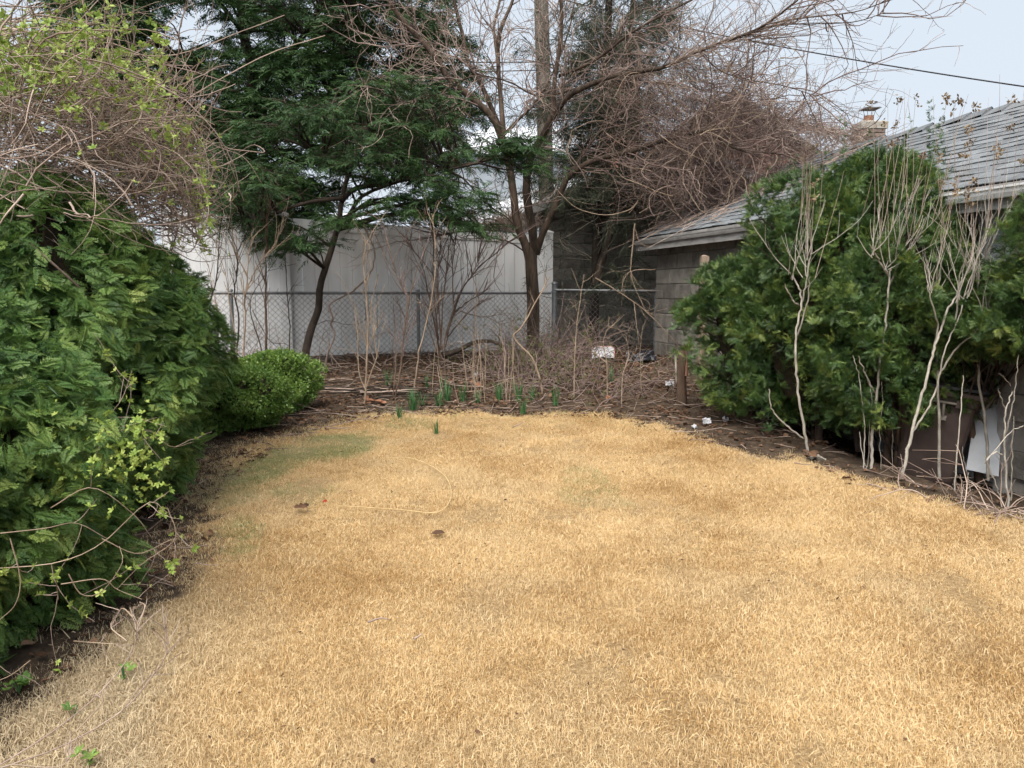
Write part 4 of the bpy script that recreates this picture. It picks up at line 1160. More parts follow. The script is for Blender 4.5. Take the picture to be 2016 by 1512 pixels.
# ------------------------------------------------------------------ evergreen trees
def evergreen(name, label, trunk_paths, poly, Y, dY, nbr, per, size, cat='tree', seed=0, extra=None, limbs=()):
    base = trunk_paths[0][0][0]
    t = thing(name, base, label, cat)
    allp = []
    for pts, r0, r1 in trunk_paths:
        m = MB(); m.tubes(pts[None], taper(1, len(pts), r0, r1), 9); m.build('trunk', M['bark_dark'], t, smooth=True); allp.append(pts)
    for pts, r0, r1 in limbs:
        m = MB(); m.tubes(pts[None], taper(1, len(pts), r0, r1), 7); m.build('limb', M['bark_dark'], t, smooth=True); allp.append(pts)
    tp = np.concatenate(allp)
    poly = A_(poly, float); lo, hi = poly.min(0), poly.max(0)
    tg = []
    while len(tg) < nbr:
        x, y = rng.uniform(lo[0], hi[0]), rng.uniform(lo[1], hi[1])
        if not in_poly(A_([x]), A_([y]), poly)[0]: continue
        q = P(x, y, Y + rng.uniform(-dY, dY))
        if noise2(x / 90, y / 45, 1.0, seed) < (0.28 if seed == 4 else 0.18): continue
        if all(np.linalg.norm((q - o) * A_([1, 1, 1.6])) > (0.22 if seed == 4 else 0.17) for o in tg): tg.append(q)
    if extra: tg += extra
    tg = A_(tg)
    # each branch leaves the wood a little lower than its tip
    K = 8; br = np.empty((len(tg), K, 3))
    for i, q in enumerate(tg):
        w = np.linalg.norm((tp - (q - A_([0, 0, 0.35]))) * A_([1, 1, 2.0]), axis=1)
        s = tp[int(np.argmin(w))]
        mid = (s + q) / 2 + A_([0, 0, 0.10]) + rng.normal(size=3) * 0.07
        br[i] = spline([s, mid, q], K)
    m = MB(); L = np.linalg.norm(br[:, -1] - br[:, 0], axis=1)
    m.tubes(br, taper(len(br), K, 0.008 + 0.011 * np.clip(L, 0, 2), 0.004), 5); 
    # flat pads of sub-branches near the branch ends
    a, d, i, tt = spawn(br, int(len(br) * 7), 0.35, 1.0, 25, 65)
    d[:, 2] *= 0.25; sub = walk(a, d, 0.25 + 0.35 * rng.random(len(a)), 5, 0.10, -0.02)
    m.tubes(sub, taper(len(sub), 5, 0.005, 0.002), 3)
    m.build('branches', M['bark_dark'], t, kind='stuff')
    p, d, i, tt = spawn(sub, int(len(br) * per), 0.05, 1.0, 20, 70)
    d[:, 2] = d[:, 2] * 0.3 - 0.12
    n = len(p); pad = rng.random(len(sub))[i]
    m = MB(); scatter_many(m, HEMS, p, frames(unit(d), A_([0, 0, 1.0]) + rng.normal(size=(n, 3)) * 0.4), size * (0.6 + 0.7 * rng.random(n)), np.clip(0.25 + 0.4 * pad + rng.normal(size=n) * .15, 0, 1))
    m.build('crown', M['hemlock'], t, kind='stuff')
    return t

trA = trace([(597, 716), (611, 652), (627, 608), (630, 563), (647, 508), (661, 461), (669, 430), (672, 397), (690, 330), (720, 262), (745, 200)], 9.75, 0.4, 26)
trA[0, 2] = gz(9.75) - 0.1
trA2 = trace([(661, 461), (688, 422), (716, 384), (790, 356), (860, 335), (930, 320)], 9.85, -0.5, 14)
limA = [(trace([(672, 397), (700, 372), (760, 362), (813, 351), (880, 330)], 9.9, 0.5, 12), 0.035, 0.012), (trace([(688, 340), (620, 300), (577, 249), (614, 224), (680, 190)], 9.9, -0.4, 12), 0.04, 0.012),
        (trace([(675, 390), (600, 400), (520, 430), (480, 455)], 9.8, -0.4, 10), 0.03, 0.01), (trace([(880, 335), (950, 318), (1005, 300), (1030, 305)], 9.35, 0.0, 8), 0.018, 0.01)]
polyA = [(430, 290), (450, 430), (480, 490), (600, 490), (640, 430), (760, 430), (850, 462), (940, 448), (955, 400), (950, 330), (900, 270), (880, 190), (800, 160), (700, 170), (560, 190)]
clump = [P(1010 + rng.normal() * 24, 302 + rng.normal() * 20, 9.4 + rng.normal() * 0.15) for _ in range(16)]
evergreen('evergreen_tree', 'dark evergreen with a leaning dark trunk growing in front of the vinyl fence', [(trA, 0.052, 0.022), (trA2, 0.03, 0.01)], polyA, 9.7, 1.1, 130, 54, 0.185, seed=4, extra=clump, limbs=limA)
trB = trace([(498, 560), (493, 330), (493, 242), (496, 137), (481, 78), (475, 30), (468, -120)], 13.2, 0.0, 20); trB[0, 2] = 0.4
limB = [(trace([(493, 260), (502, 193), (524, 155), (565, 115), (590, 81), (617, 37), (639, -10), (660, -90)], 13.0, -0.8, 14), 0.07, 0.03),
        (trace([(493, 290), (577, 249), (640, 200), (720, 170), (800, 130)], 13.0, -0.6, 12), 0.05, 0.02), (trace([(490, 200), (400, 150), (330, 100), (270, 20), (240, -60)], 13.1, 0.6, 12), 0.06, 0.02),
        (trace([(494, 300), (420, 280), (340, 220), (260, 170)], 13.0, -0.5, 10), 0.045, 0.015), (trace([(614, 292), (735, 255), (840, 225)], 12.6, 0.0, 8), 0.035, 0.015)]
polyB = [(90, -60), (100, 110), (170, 230), (270, 330), (370, 440), (540, 450), (660, 400), (840, 330), (950, 290), (930, 180), (930, 110), (880, 20), (860, -80), (500, -120)]
evergreen('evergreen_tree', 'big dark evergreen standing behind the fence with a straight trunk', [(trB, 0.13, 0.05)], polyB, 13.0, 1.7, 680, 42, 0.28, seed=9, limbs=limB)

# ------------------------------------------------------------------ wispy half-dead cedar with vines
def cedar():
    tr = trace([(1166, 702), (1172, 560), (1178, 420), (1186, 250), (1196, 80), (1205, -160)], 11.9, 0.4, 20); tr[0, 2] = gz(11.9) - 0.1
    t = thing('bare_cedar', tr[0], 'thin half-dead cedar with olive wisps in front of the block outbuilding', 'tree')
    m = MB(); m.tubes(tr[None], taper(1, 20, 0.085, 0.05), 9); m.build('trunk', M['bark_dark'], t, smooth=True)
    tr2 = trace([(1172, 560), (1215, 400), (1232, 240), (1240, 90), (1258, -160)], 11.9, 0.6, 16)
    m = MB(); m.tubes(tr2[None], taper(1, 16, 0.06, 0.035), 8); m.build('trunk', M['bark_dark'], t, smooth=True)
    par = np.stack([spline(tr, 20), spline(tr2, 20)])
    a, d, i, tt = spawn(par, 300, 0.08, 0.98, 60, 100)
    d[:, 1] *= 0.7
    xa = to_px(a)[0]
    L = 0.5 + 1.1 * rng.random(300)
    b1 = walk(a, d, L, 8, 0.12, -0.03)
    a, d, i, tt = spawn(b1, 1900, 0.15, 1.0, 25, 70)
    b2 = walk(a, d + A_([0, 0, -0.15]), 0.2 + 0.4 * rng.random(1900), 5, 0.15, -0.06)
    b1 = b1[(to_px(b1[:, 0])[1] < 420) | (rng.random(len(b1)) < 0.45)]; b2 = b2[(to_px(b2[:, 0])[1] < 400) | (rng.random(len(b2)) < 0.4)]
    m = MB(); m.tubes(b1, taper(len(b1), 8, 0.010, 0.003), 4); m.tubes(b2, taper(len(b2), 5, 0.0045, 0.002), 3); m.build('branches', M['cedar_twig'], t, kind='stuff')
    p, d, i, tt = spawn(b2, 24000, 0.1, 1.0, 15, 60)
    px, py = to_px(p)
    dens = np.clip(0.25 + 0.85 * noise2(px / 60, py / 60, 1.0, 5) - 0.25 * (py < 180) * (px > 1300) - 0.5 * (py > 400), 0.03, 1)
    k = (rng.random(len(p)) < dens) & (px > 985) & (px < 1440); p, d = p[k], d[k]; n = len(p)
    d[:, 2] -= 0.25
    m = MB(); scatter_many(m, WISPS, p, frames(unit(d), rng.normal(size=(n, 3))), 0.16 + 0.14 * rng.random(n)); m.build('crown', M['wisp'], t, kind='stuff')
cedar()

# ------------------------------------------------------------------ the brown bare tree in the middle
def bare_tree():
    Yt = 10.95
    base = P(1050, 702, Yt); base[2] = gz(Yt) - 0.1
    t = thing('bare_tree', base, 'brown multi-limbed bare tree in front of the fence end post', 'tree')
    limbs = []
    def limb(nm, pts, dY, r0, r1, Y=Yt, n=16):
        p = trace(pts, Y, dY, n)
        m = MB(); m.tubes(p[None], taper(1, n, r0, r1), 9); m.build(nm, M['bark_tree'], t, smooth=True); limbs.append((p, r1)); return p
    limb('trunk', [(1050, 706), (1050, 640), (1050, 590), (1047, 540), (1046, 505), (1048, 478)], 0.0, 0.095, 0.085)
    limb('limb', [(1044, 520), (1034, 480), (1018, 440), (1011, 380), (1000, 310), (985, 265), (968, 229), (926, 190), (884, 155), (868, 129), (839, 90), (794, 42), (765, 0), (740, -50)], -0.5, 0.062, 0.028, n=24)
    limb('limb', [(1052, 500), (1048, 450), (1036, 380), (1042, 320), (1055, 290), (1071, 264), (1090, 226), (1119, 190), (1152, 171), (1216, 148), (1310, 132), (1374, 100), (1459, 71), (1508, 48), (1571, 0)], -1.6, 0.065, 0.010, n=28)
    limb('limb', [(1056, 500), (1068, 462), (1097, 397), (1119, 348), (1168, 316), (1248, 297), (1310, 275), (1385, 258), (1407, 262), (1429, 283), (1467, 298), (1511, 301), (1582, 307)], -1.3, 0.05, 0.009, n=26)
    limb('limb', [(992, 275), (977, 235), (948, 168), (922, 123), (910, 65), (894, 0), (888, -60)], 0.5, 0.04, 0.02)
    limb('limb', [(992, 265), (988, 220), (985, 181), (981, 129), (984, 65), (1010, 0), (1025, -60)], 0.3, 0.04, 0.018)
    limb('limb', [(981, 129), (975, 80), (973, 48), (984, 0), (990, -50)], 0.6, 0.024, 0.014)
    limb('limb', [(995, 262), (1020, 236), (1042, 216), (1066, 186), (1090, 140), (1120, 60), (1135, -20)], 0.5, 0.022, 0.010)
    limb('limb', [(1090, 226), (1092, 161), (1100, 106), (1106, 32), (1100, -40)], -0.3, 0.034, 0.02, Y=Yt - 0.55)
    limb('limb', [(1100, 150), (1150, 130), (1194, 103), (1229, 74), (1281, 42), (1350, 6), (1420, -30)], -0.6, 0.022, 0.010, Y=Yt - 0.6)
    limb('limb', [(1119, 348), (1150, 300), (1190, 250), (1240, 215)], 0.4, 0.018, 0.008, Y=Yt - 0.3)
    limb('limb', [(1508, 48), (1560, 38), (1600, 33), (1680, 24), (1725, 10), (1757, -4)], -0.2, 0.010, 0.004, Y=Yt - 1.5)
    limb('limb', [(1459, 71), (1530, 50), (1600, 47), (1682, 43), (1742, 25)], -0.2, 0.009, 0.004, Y=Yt - 1.45)
    limb('limb', [(1374, 100), (1420, 140), (1480, 158), (1540, 168), (1610, 190)], -0.2, 0.009, 0.004, Y=Yt - 1.3)
    limb('limb', [(1152, 171), (1130, 175), (1060, 190), (1000, 160), (930, 150), (870, 180), (810, 215)], -0.8, 0.014, 0.005, Y=Yt - 0.6)
    limb('limb', [(1046, 505), (1010, 480), (980, 470), (920, 455), (860, 462)], -0.2, 0.012, 0.004)
    limb('limb', [(1040, 478), (1000, 430), (960, 400), (930, 340)], -0.4, 0.012, 0.004)
    limb('limb', [(1385, 258), (1430, 235), (1455, 215)], 0.1, 0.012, 0.006, Y=Yt - 0.95); limb('limb', [(1393, 256), (1396, 215), (1399, 192)], 0.1, 0.008, 0.004, Y=Yt - 0.95)
    par = np.stack([spline(p, 24) for p, _ in limbs[1:]])
    n1 = 270
    a, d, i, tt = spawn(par, n1, 0.25, 1.0, 25, 65)
    L = 0.5 + 1.2 * rng.random(n1)
    b1 = walk(a, d + A_([0, 0, .1]), L, 9, 0.2, 0.01, 0.10)
    a, d, i, tt = spawn(b1, 1500, 0.2, 1.0, 25, 60)
    b2 = walk(a, d, 0.2 + 0.5 * rng.random(1500), 7, 0.2, 0.0, 0.08)
    a, d, i, tt = spawn(b2, 1700, 0.2, 1.0, 25, 60); b3 = walk(a, d, 0.12 + 0.25 * rng.random(1700), 5, 0.15)
    m = MB(); m.tubes(b1, taper(n1, 9, 0.0085, 0.003), 4); m.build('twigs', M['twig_red'], t, kind='stuff')
    m = MB(); m.tubes(b2, taper(1500, 7, 0.0042, 0.0018), 3); m.tubes(b3, taper(1700, 5, 0.003, 0.0014), 3)
    m.build('twigs', M['twig_grey'], t, kind='stuff')
    # long whippy shoots reaching out to the right over the sky
    q = trace([(1310, 132), (1374, 100), (1459, 71), (1508, 48)], 9.6, 0, 10)[None]
    a, d, i, tt = spawn(q, 46, 0.0, 1.0, 20, 70)
    d = unit(d * 0.5 + A_([0.9, 0.05, 0.22])); w = walk(a, d, 0.8 + 1.1 * rng.random(46), 12, 0.06, 0.012, 0.05)
    m = MB(); m.tubes(w, taper(46, 12, 0.005, 0.002), 3); m.build('twigs', M['twig_grey'], t, kind='stuff')
bare_tree()
# ------------------------------------------------------------------ vine tangles
def tangle(name, label, spots, n, Lr, K, rad, mat, wob=0.2, curl=0.25, lift=0.0, base=None, spread=(1, 1, 1), r_=None):
    """n curling stems seeded round spots [(px, py, Y, sx, sy, sY, weight)]"""
    w = A_([s[6] for s in spots], float); k = rng.choice(len(spots), n, p=w / w.sum())
    st = A_([P(spots[i][0] + rng.normal() * spots[i][3], spots[i][1] + rng.normal() * spots[i][4], spots[i][2] + rng.normal() * spots[i][5]) for i in k])
    d = unit(rng.normal(size=(n, 3)) * A_(spread))
    p = walk(st, d, Lr[0] + (Lr[1] - Lr[0]) * rng.random(n), K, wob, lift, curl)
    return p

def vine_on_hedge():
    b = A_([-2.9, 4.6, gz(4.6)])
    t = thing('vine_tangle', b, 'mass of bare pinkish vines with fresh yellow-green leaves on top of the hedge', 'vine')
    spots = [(60, 150, 4.6, 70, 60, .35, 1.2), (180, 200, 4.8, 70, 55, .35, 1.4), (60, 270, 4.5, 60, 50, .3, 1.2), (260, 270, 5.1, 60, 50, .3, 1.1), (330, 330, 5.5, 45, 50, .25, 1.0), (380, 420, 5.7, 28, 40, .2, 0.7), (40, 60, 4.6, 60, 45, .35, .6), (140, 330, 4.8, 80, 40, .3, .9), (60, 390, 4.3, 60, 35, .25, .7), (230, 380, 4.9, 60, 35, .25, .8), (310, 430, 5.4, 45, 30, .2, .6)]
    p = tangle('v', '', spots, 2100, (0.35, 1.1), 12, 0.003, None, 0.13, 0.13, 0.0, spread=(1.3, 1, .6))
    px, py = to_px(p[:, -1]); k = (px < 440 + 60 * rng.random(len(p))) & (py > -60) & (py < 520); p = p[k]
    m = MB(); m.tubes(p, taper(len(p), 12, 0.0042, 0.0016) * (0.45 + 1.1 * rng.random((len(p), 1)) ** 2), 3); m.build('stems', M['twig_grey'], t, kind='stuff')
    # woody main stems climbing through the hedge
    for pts, Y, r in (([(20, 560), (60, 420), (30, 250), (60, 120), (110, 20)], 4.3, 0.008), ([(120, 600), (70, 500), (30, 400), (80, 300), (160, 180), (190, 60)], 4.3, 0.008), ([(330, 520), (400, 300), (460, 295), (520, 300), (500, 285), (470, 300)], 5.2, 0.0045),
                      ([(200, 170), (330, 230), (420, 285), (480, 310), (515, 360)], 5.1, 0.004), ([(0, 390), (100, 345), (230, 290), (360, 200), (520, 110), (640, 70)], 4.9, 0.005), ([(30, 95), (150, 90), (330, 110), (480, 60), (560, 30)], 4.8, 0.004),
                      ([(60, 480), (150, 560), (180, 590), (215, 625)], 3.9, 0.007), ([(265, 0), (262, 60), (285, 120), (380, 130)], 5.2, 0.005)):
        q = trace(pts, Y, 0.3, 20); m = MB(); m.tubes(q[None], taper(1, 20, r, r * 0.5), 6); m.build('main_stem', M['twig_grey'], t, smooth=True)
    # fresh leaves in opposite pairs, densest at the top
    a, d, i, tt = spawn(p, 7500, 0.1, 1.0, 30, 80)
    px, py = to_px(a)
    dens = np.clip(np.exp(-((py - 110) / 80) ** 2) * (px < 330) + 0.35 * np.exp(-((px - 330) / 60) ** 2 - ((py - 230) / 120) ** 2) + 0.45 * np.exp(-((px - 400) / 28) ** 2 - ((py - 390) / 90) ** 2), 0.02, 1)
    k = rng.random(len(a)) < dens; a, d = a[k], d[k]
    leaf_sprigs(t, a, d, 0.032)
    # dead flower heads
def leaf_sprigs(t, a, d, size, mat='fresh'):
    n = len(a)
    d = unit(d + A_([0, 0, .5]))
    pr = []
    for _ in range(3):
        V = []; F = []
        for sg in range(5):
            an = sg * 1.257 + rng.normal() * .2; dd = unit(A_([math.cos(an), 0.7, math.sin(an)])); s = unit(np.cross(dd, A_([0, 1.0, 0]))); L = 0.75 + 0.4 * rng.random(); up = np.cross(s, dd)
            o = len(V); V += [A_([0, 0, 0]), dd * L * .35 + s * L * .24, dd * L * .7 + s * L * .2 - up * .06, dd * L - up * .12, dd * L * .7 - s * L * .2 - up * .06, dd * L * .35 - s * L * .24, dd * L * .5 + up * .05]
            F += [[o + 6, o + j, o + (j + 1) % 6] for j in range(6)]
        pr.append((A_(V), A_(F)))
    m = MB(); scatter_many(m, pr, a, frames(d, rng.normal(size=(n, 3))), size * (0.6 + 0.7 * rng.random(n))); m.build('leaves', M[mat], t, kind='stuff')
vine_on_hedge()

def honeysuckle():
    b = A_([-1.9, 2.6, gz(2.6)])
    t = thing('honeysuckle_vine', b, 'trailing honeysuckle stems with bright leaf pairs over the near arborvitae', 'vine')
    paths = [([(0, 965), (140, 880), (230, 800), (260, 730)], 3.0), ([(-20, 1120), (110, 1108), (200, 1070), (290, 990), (330, 1010)], 2.35), ([(0, 1050), (90, 1040), (150, 1030), (210, 1060)], 2.4), ([(20, 1060), (40, 1140), (30, 1190), (0, 1220)], 2.2),
             ([(120, 1150), (200, 1140), (230, 1160), (280, 1180)], 2.35), ([(135, 1130), (160, 1170), (200, 1165), (240, 1110), (235, 1075)], 2.35), ([(200, 1060), (270, 1090), (330, 1065), (350, 1060)], 2.6), ([(100, 1000), (180, 960), (260, 1010), (300, 1060)], 2.6),
             ([(0, 930), (60, 900), (160, 870), (260, 845), (330, 860)], 3.2), ([(110, 1140), (115, 1180)], 2.25), ([(60, 1300), (20, 1330), (-20, 1345)], 2.1), ([(250, 880), (300, 860), (340, 880), (380, 870)], 3.4), ([(60, 820), (70, 760), (110, 750), (140, 800)], 3.2),
             ([(330, 1000), (345, 1060), (280, 1110), (230, 1160)], 2.5)]
    arr = []
    for pts, Y in paths:
        q = trace(pts, Y, 0.1, 14); arr.append(q)
        m = MB(); m.tubes(q[None], taper(1, 14, 0.002, 0.001), 5); m.build('stem', M['stem_tan'], t, smooth=True)
    par = np.stack(arr)
    a, d, i, tt = spawn(par, 44, 0.1, 1, 40, 80); w = walk(a, d, 0.06 + 0.2 * rng.random(44), 6, 0.15, 0.03, 0.05)
    m = MB(); m.tubes(w, taper(44, 6, 0.0014, 0.0008), 3); m.build('twigs', M['twig_grey'], t, kind='stuff')
    a, d, i, tt = spawn(np.concatenate([w]), 90, 0.5, 1, 10, 50)
    # a drift of leaf pairs above, around y 830-960
    e = A_([P(rng.uniform(0, 420), rng.normal(905, 55), 2.7 + rng.random() * .4) for _ in range(480)])
    e = e[(to_px(e)[0] < 330)]
    leaf_sprigs(t, np.concatenate([a, e]), np.concatenate([d, rng.normal(size=e.shape)]), 0.019)
honeysuckle()

def roof_vines():
    b = P(1400, 560, 10.9); b[2] = gz(10.9)
    t = thing('roof_vine', b, 'dense reddish-brown bare vines draped over the garage roof and brick gable', 'vine')
    spots = [(1400, 250, 11.0, 70, 50, .5, 1.5), (1480, 230, 10.9, 60, 45, .5, 1.2), (1350, 330, 10.8, 60, 60, .4, 1.4), (1430, 340, 10.6, 60, 45, .35, 1.3), (1300, 230, 11.2, 60, 60, .5, .6), (1390, 110, 11.0, 80, 50, .6, .6), (1420, 390, 10.4, 60, 30, .3, 0.9), (1560, 260, 10.9, 60, 30, .4, .45), (1230, 120, 11.3, 70, 80, .5, .15)]
    p = tangle('v', '', spots, 2700, (0.4, 1.5), 12, 0, None, 0.13, 0.13, -0.01, spread=(1.3, .8, 1))
    px, py = to_px(p); ok = (px.max(1) < 1690) & ~((px.max(1) > 1560) & (py.min(1) < 190)) & (py.max(1) < 470) & ((px.max(1) < 1470) | (py.max(1) < 400))
    p = p[ok]
    m = MB(); m.tubes(p, taper(len(p), 12, 0.0050, 0.0016) * (0.45 + 1.0 * rng.random((len(p), 1)) ** 2), 3); m.build('stems', M['twig_red'], t, kind='stuff')
    # pale bigger loops
    p = tangle('v', '', spots[:7], 170, (0.8, 2.0), 16, 0, None, 0.12, 0.2, -0.01, spread=(1.2, .6, 1))
    px, py = to_px(p); p = p[(px.max(1) < 1620) & (py.max(1) < 560)]
    m = MB(); m.tubes(p, taper(len(p), 16, 0.0075, 0.003), 4); m.build('loop_stems', M['stem_tan'], t, kind='stuff')
    # stems lying flat over the shingles
    n = 260; s = 0.05 + 2.2 * rng.random(n) ** 1.3; u = rng.random(n)
    slope = A_([*(GN * (GHALF + 0.22)), GRIDGE - GEAVE]); e0 = gpt(-0.22, -0.22, GEAVE + 0.07)
    st = e0 + A_([*GD, 0]) * s[:, None] + slope * u[:, None]
    d = A_([*GD, 0]) * rng.normal(size=(n, 1)) + unit(slope) * rng.normal(size=(n, 1))
    K = 8; w = np.empty((n, K, 3)); w[:, 0] = st; ln = (0.3 + 0.7 * rng.random(n))[:, None] / K; d = unit(d)
    for k in range(1, K):
        d = unit(d + A_([*GD, 0]) * rng.normal(size=(n, 1)) * .25 + unit(slope) * rng.normal(size=(n, 1)) * .25); w[:, k] = w[:, k - 1] + d * ln
    m = MB(); m.tubes(w + A_([0, 0, 0.02]), taper(n, K, 0.005, 0.0025), 3); m.build('flat_stems', M['twig_grey'], t, kind='stuff')
    # long sky whips to the right
    q = trace([(1400, 235), (1500, 235), (1580, 240)], 10.6, 0, 10)[None]
    a, dd, i, tt = spawn(q, 40, 0, 1, 10, 60); w = walk(a, unit(A_([1, .0, .28]) + rng.normal(size=(40, 3)) * .35), 0.6 + 1.0 * rng.random(40), 14, .10, 0.0, .12)
    px, py = to_px(w); w = w[(px.max(1) < 1815) & (py.min(1) > 95)]
    m = MB(); m.tubes(w, taper(len(w), 14, 0.004, 0.0018), 3); m.build('whips', M['twig_red'], t, kind='stuff')
roof_vines()

def vine_cable():
    a, b = P(1515, 228, 12.2), P(1700, 272, 14.6)
    c = spline([a, (a + b) / 2 - A_([0, 0, .03]), b], 30)
    t = thing('vine_clad_cable', (a + b) / 2, 'sagging cable thickly wrapped in dead vine beside the small chimney', 'cable')
    m = MB(); m.tubes(c[None], 0.02, 6); m.build('cable', M['wire'], t)
    n = 420; k = rng.integers(0, 29, n); st = c[k] + rng.normal(size=(n, 3)) * A_([.05, .05, .045])
    w = walk(st, unit(b - a) * rng.choice([-1, 1], (n, 1)) + rng.normal(size=(n, 3)) * .5, 0.25 + .4 * rng.random(n), 7, .2, 0, .2)
    m = MB(); m.tubes(w, taper(n, 7, .006, .003), 3); m.build('vine_stems', M['twig_grey'], t, kind='stuff')
vine_cable()

def fence_top_vines():
    b = P(985, 445, 12.3)
    t = thing('dead_vine_heap', b, 'heap of dead brown vine resting on top of the vinyl fence', 'vine')
    p = tangle('v', '', [(985, 442, 12.3, 30, 9, .12, 1), (1025, 436, 12.35, 16, 10, .1, .6)], 420, (.15, .45), 8, 0, None, .25, .35, spread=(1.5, 1, .6))
    py = to_px(p)[1]; p = p[py.max(1) < 462]
    m = MB(); m.tubes(p, taper(len(p), 8, .006, .003), 3); m.build('stems', M['twig_grey'], t, kind='stuff')
fence_top_vines()
# ------------------------------------------------------------------ saplings and bare shrubs in the leaf bed
def sapling(name, label, stems, r0, mat, twigs=0, tl=(0.1, 0.4), ang=(20, 55), group='bare saplings in the leaf bed', cat='sapling', Y=None, dY=0.0, tmat=None, tw0=0.25, curl=0.03, rend=0.35, lift=0.04, sub=0.8):
    """stems: pixel polylines, the first starts on the ground"""
    g0 = G(*stems[0][0]) if Y is None else None
    Y = g0[1] if Y is None else Y
    base = P(*stems[0][0], Y); base[2] = gz(Y)
    t = thing(name, base, label, cat, group)
    arr = []
    for i, pts in enumerate(stems):
        n = max(10, 4 * len(pts)); q = trace(pts, Y, dY if i else 0.0, n)
        if i == 0 and pts[0][1] > 690: q[0, 2] = gz(Y) - 0.03
        q[1:-1] += rng.normal(size=(n - 2, 3)) * r0 * 0.25
        r = (r0 if i == 0 else r0 * 0.7) * .82
        m = MB(); m.tubes(q[None], taper(1, n, r, r * rend), 7); m.build('stem', M[mat], t, smooth=True); arr.append(spline(q, 14))
    if twigs:
        par = np.stack(arr); a, d, i, tt = spawn(par, twigs, tw0, 1.0, *ang)
        d[:, 1] *= 0.6
        w = walk(a, d + A_([0, 0, .25]), tl[0] + (tl[1] - tl[0]) * rng.random(twigs), 8, 0.10, lift, curl)
        m = MB(); m.tubes(w, taper(twigs, 8, r0 * 0.32, r0 * 0.13), 4)
        if sub:
            n2 = int(twigs * sub); a, d, i, tt = spawn(w, n2, 0.3, 1, 25, 55); w2 = walk(a, d, (tl[0] + (tl[1] - tl[0]) * rng.random(n2)) * .45, 5, .12, lift); m.tubes(w2, taper(n2, 5, r0 * .2, r0 * .1), 3)
        m.build('twigs', M[tmat or mat], t, kind='stuff')
    return t
sapling('sapling', 'dark crooked sapling half hidden at the hedge edge', [[(390, 704), (397, 630), (416, 585), (428, 535), (433, 452), (440, 400)]], 0.013, 'bark_dark', 12, Y=8.6)
sapling('sapling', 'thin tan sapling leaning left across the first fence post', [[(464, 706), (433, 622), (419, 569), (410, 520)]], 0.009, 'stem_tan', 10, Y=8.9)
sapling('sapling', 'slim tan sapling just right of the first fence post', [[(466, 705), (463, 660), (451, 591), (448, 560), (438, 520), (420, 470)]], 0.009, 'stem_tan', 12, Y=8.8)
sapling('sapling', 'dark wavy sapling with a forked top behind the boxwood', [[(466, 704), (470, 624), (462, 580), (466, 535), (466, 491), (447, 452)], [(466, 500), (485, 460), (500, 425)]], 0.013, 'bark_dark', 18, Y=8.9)
sapling('sapling', 'upright tan sapling with a twiggy head behind the boxwood', [[(479, 716), (483, 630), (481, 597), (487, 552), (490, 500), (500, 450)], [(485, 570), (510, 520), (545, 480)], [(487, 545), (465, 500), (450, 470)]], 0.014, 'stem_tan', 34, (0.15, 0.5), tmat='stem_tan', Y=8.7)
sapling('sapling', 'straight brown pole-like sapling between two fence posts', [[(524, 706), (524, 630), (523, 574), (524, 505), (527, 440), (535, 380)]], 0.019, 'bark_brown', 16, (0.2, .6), Y=9.0, ang=(20, 50))
sapling('sapling', 'very thin dark sapling left of the leaning evergreen trunk', [[(570, 708), (570, 630), (565, 574), (562, 519), (561, 440)]], 0.010, 'bark_dark', 16, Y=9.2)
sapling('climbing_vine', 'thick dark grey vine snaking in S-bends beside the leaning trunk', [[(638, 712), (655, 674), (659, 655), (652, 640), (655, 624), (649, 610), (655, 594), (694, 574), (727, 541), (736, 519), (736, 491), (724, 461), (712, 430)]], 0.015, 'twig_grey', 6, Y=9.6, cat='vine', group='vines on the fence', rend=0.7)
sapling('climbing_vine', 'dark vine looping low over the chain-link mesh', [[(520, 700), (500, 640), (493, 610), (497, 580), (520, 545), (545, 510)], [(497, 610), (530, 670), (560, 677), (590, 690)], [(600, 655), (640, 632), (690, 640), (724, 625), (730, 590)]], 0.009, 'bark_dark', 8, Y=9.4, cat='vine', group='vines on the fence')
sapling('sapling', 'tan three-stemmed sapling rising from the stick pile', [[(717, 800), (720, 763), (723, 685), (724, 630), (720, 574), (715, 524), (722, 470)], [(718, 765), (706, 727), (704, 663), (697, 600)], [(721, 762), (738, 713), (741, 694), (730, 610), (745, 540)]], 0.014, 'stem_tan', 24, (0.15, 0.5))
sapling('sapling', 'reddish sapling in front of the second fence post', [[(777, 790), (786, 741), (791, 699), (797, 644), (802, 588), (783, 547), (760, 470)], [(795, 660), (812, 560), (838, 488)], [(774, 780), (780, 700), (776, 620)]], 0.013, 'bark_brown', 36, (0.15, 0.55), tmat='twig_red')
sapling('sapling', 'tan sapling curving to the right of the second fence post', [[(816, 768), (824, 699), (838, 644), (852, 574), (858, 491), (850, 420)]], 0.013, 'stem_tan', 16)
sapling('bare_shrub', 'reddish many-stemmed bare shrub fanning up in front of the vinyl fence', [[(873, 724), (864, 683), (860, 641), (854, 567), (852, 461), (846, 400)], [(873, 720), (858, 685), (839, 630), (835, 600)], [(873, 700), (888, 630), (894, 614), (891, 546), (896, 478), (902, 440)], [(893, 616), (925, 592), (964, 568)], [(880, 665), (919, 620), (950, 590)], [(868, 690), (872, 600), (880, 520), (890, 450)],
        [(870, 690), (900, 590), (930, 540), (945, 500)], [(866, 690), (846, 590), (830, 520), (800, 470)], [(880, 660), (915, 560), (985, 490), (1010, 470)], [(868, 690), (862, 560), (868, 470)]], 0.017, 'bark_brown', 130, (0.15, 0.6), cat='shrub', group='bare shrubs by the fence', dY=-0.3, tmat='twig_red')
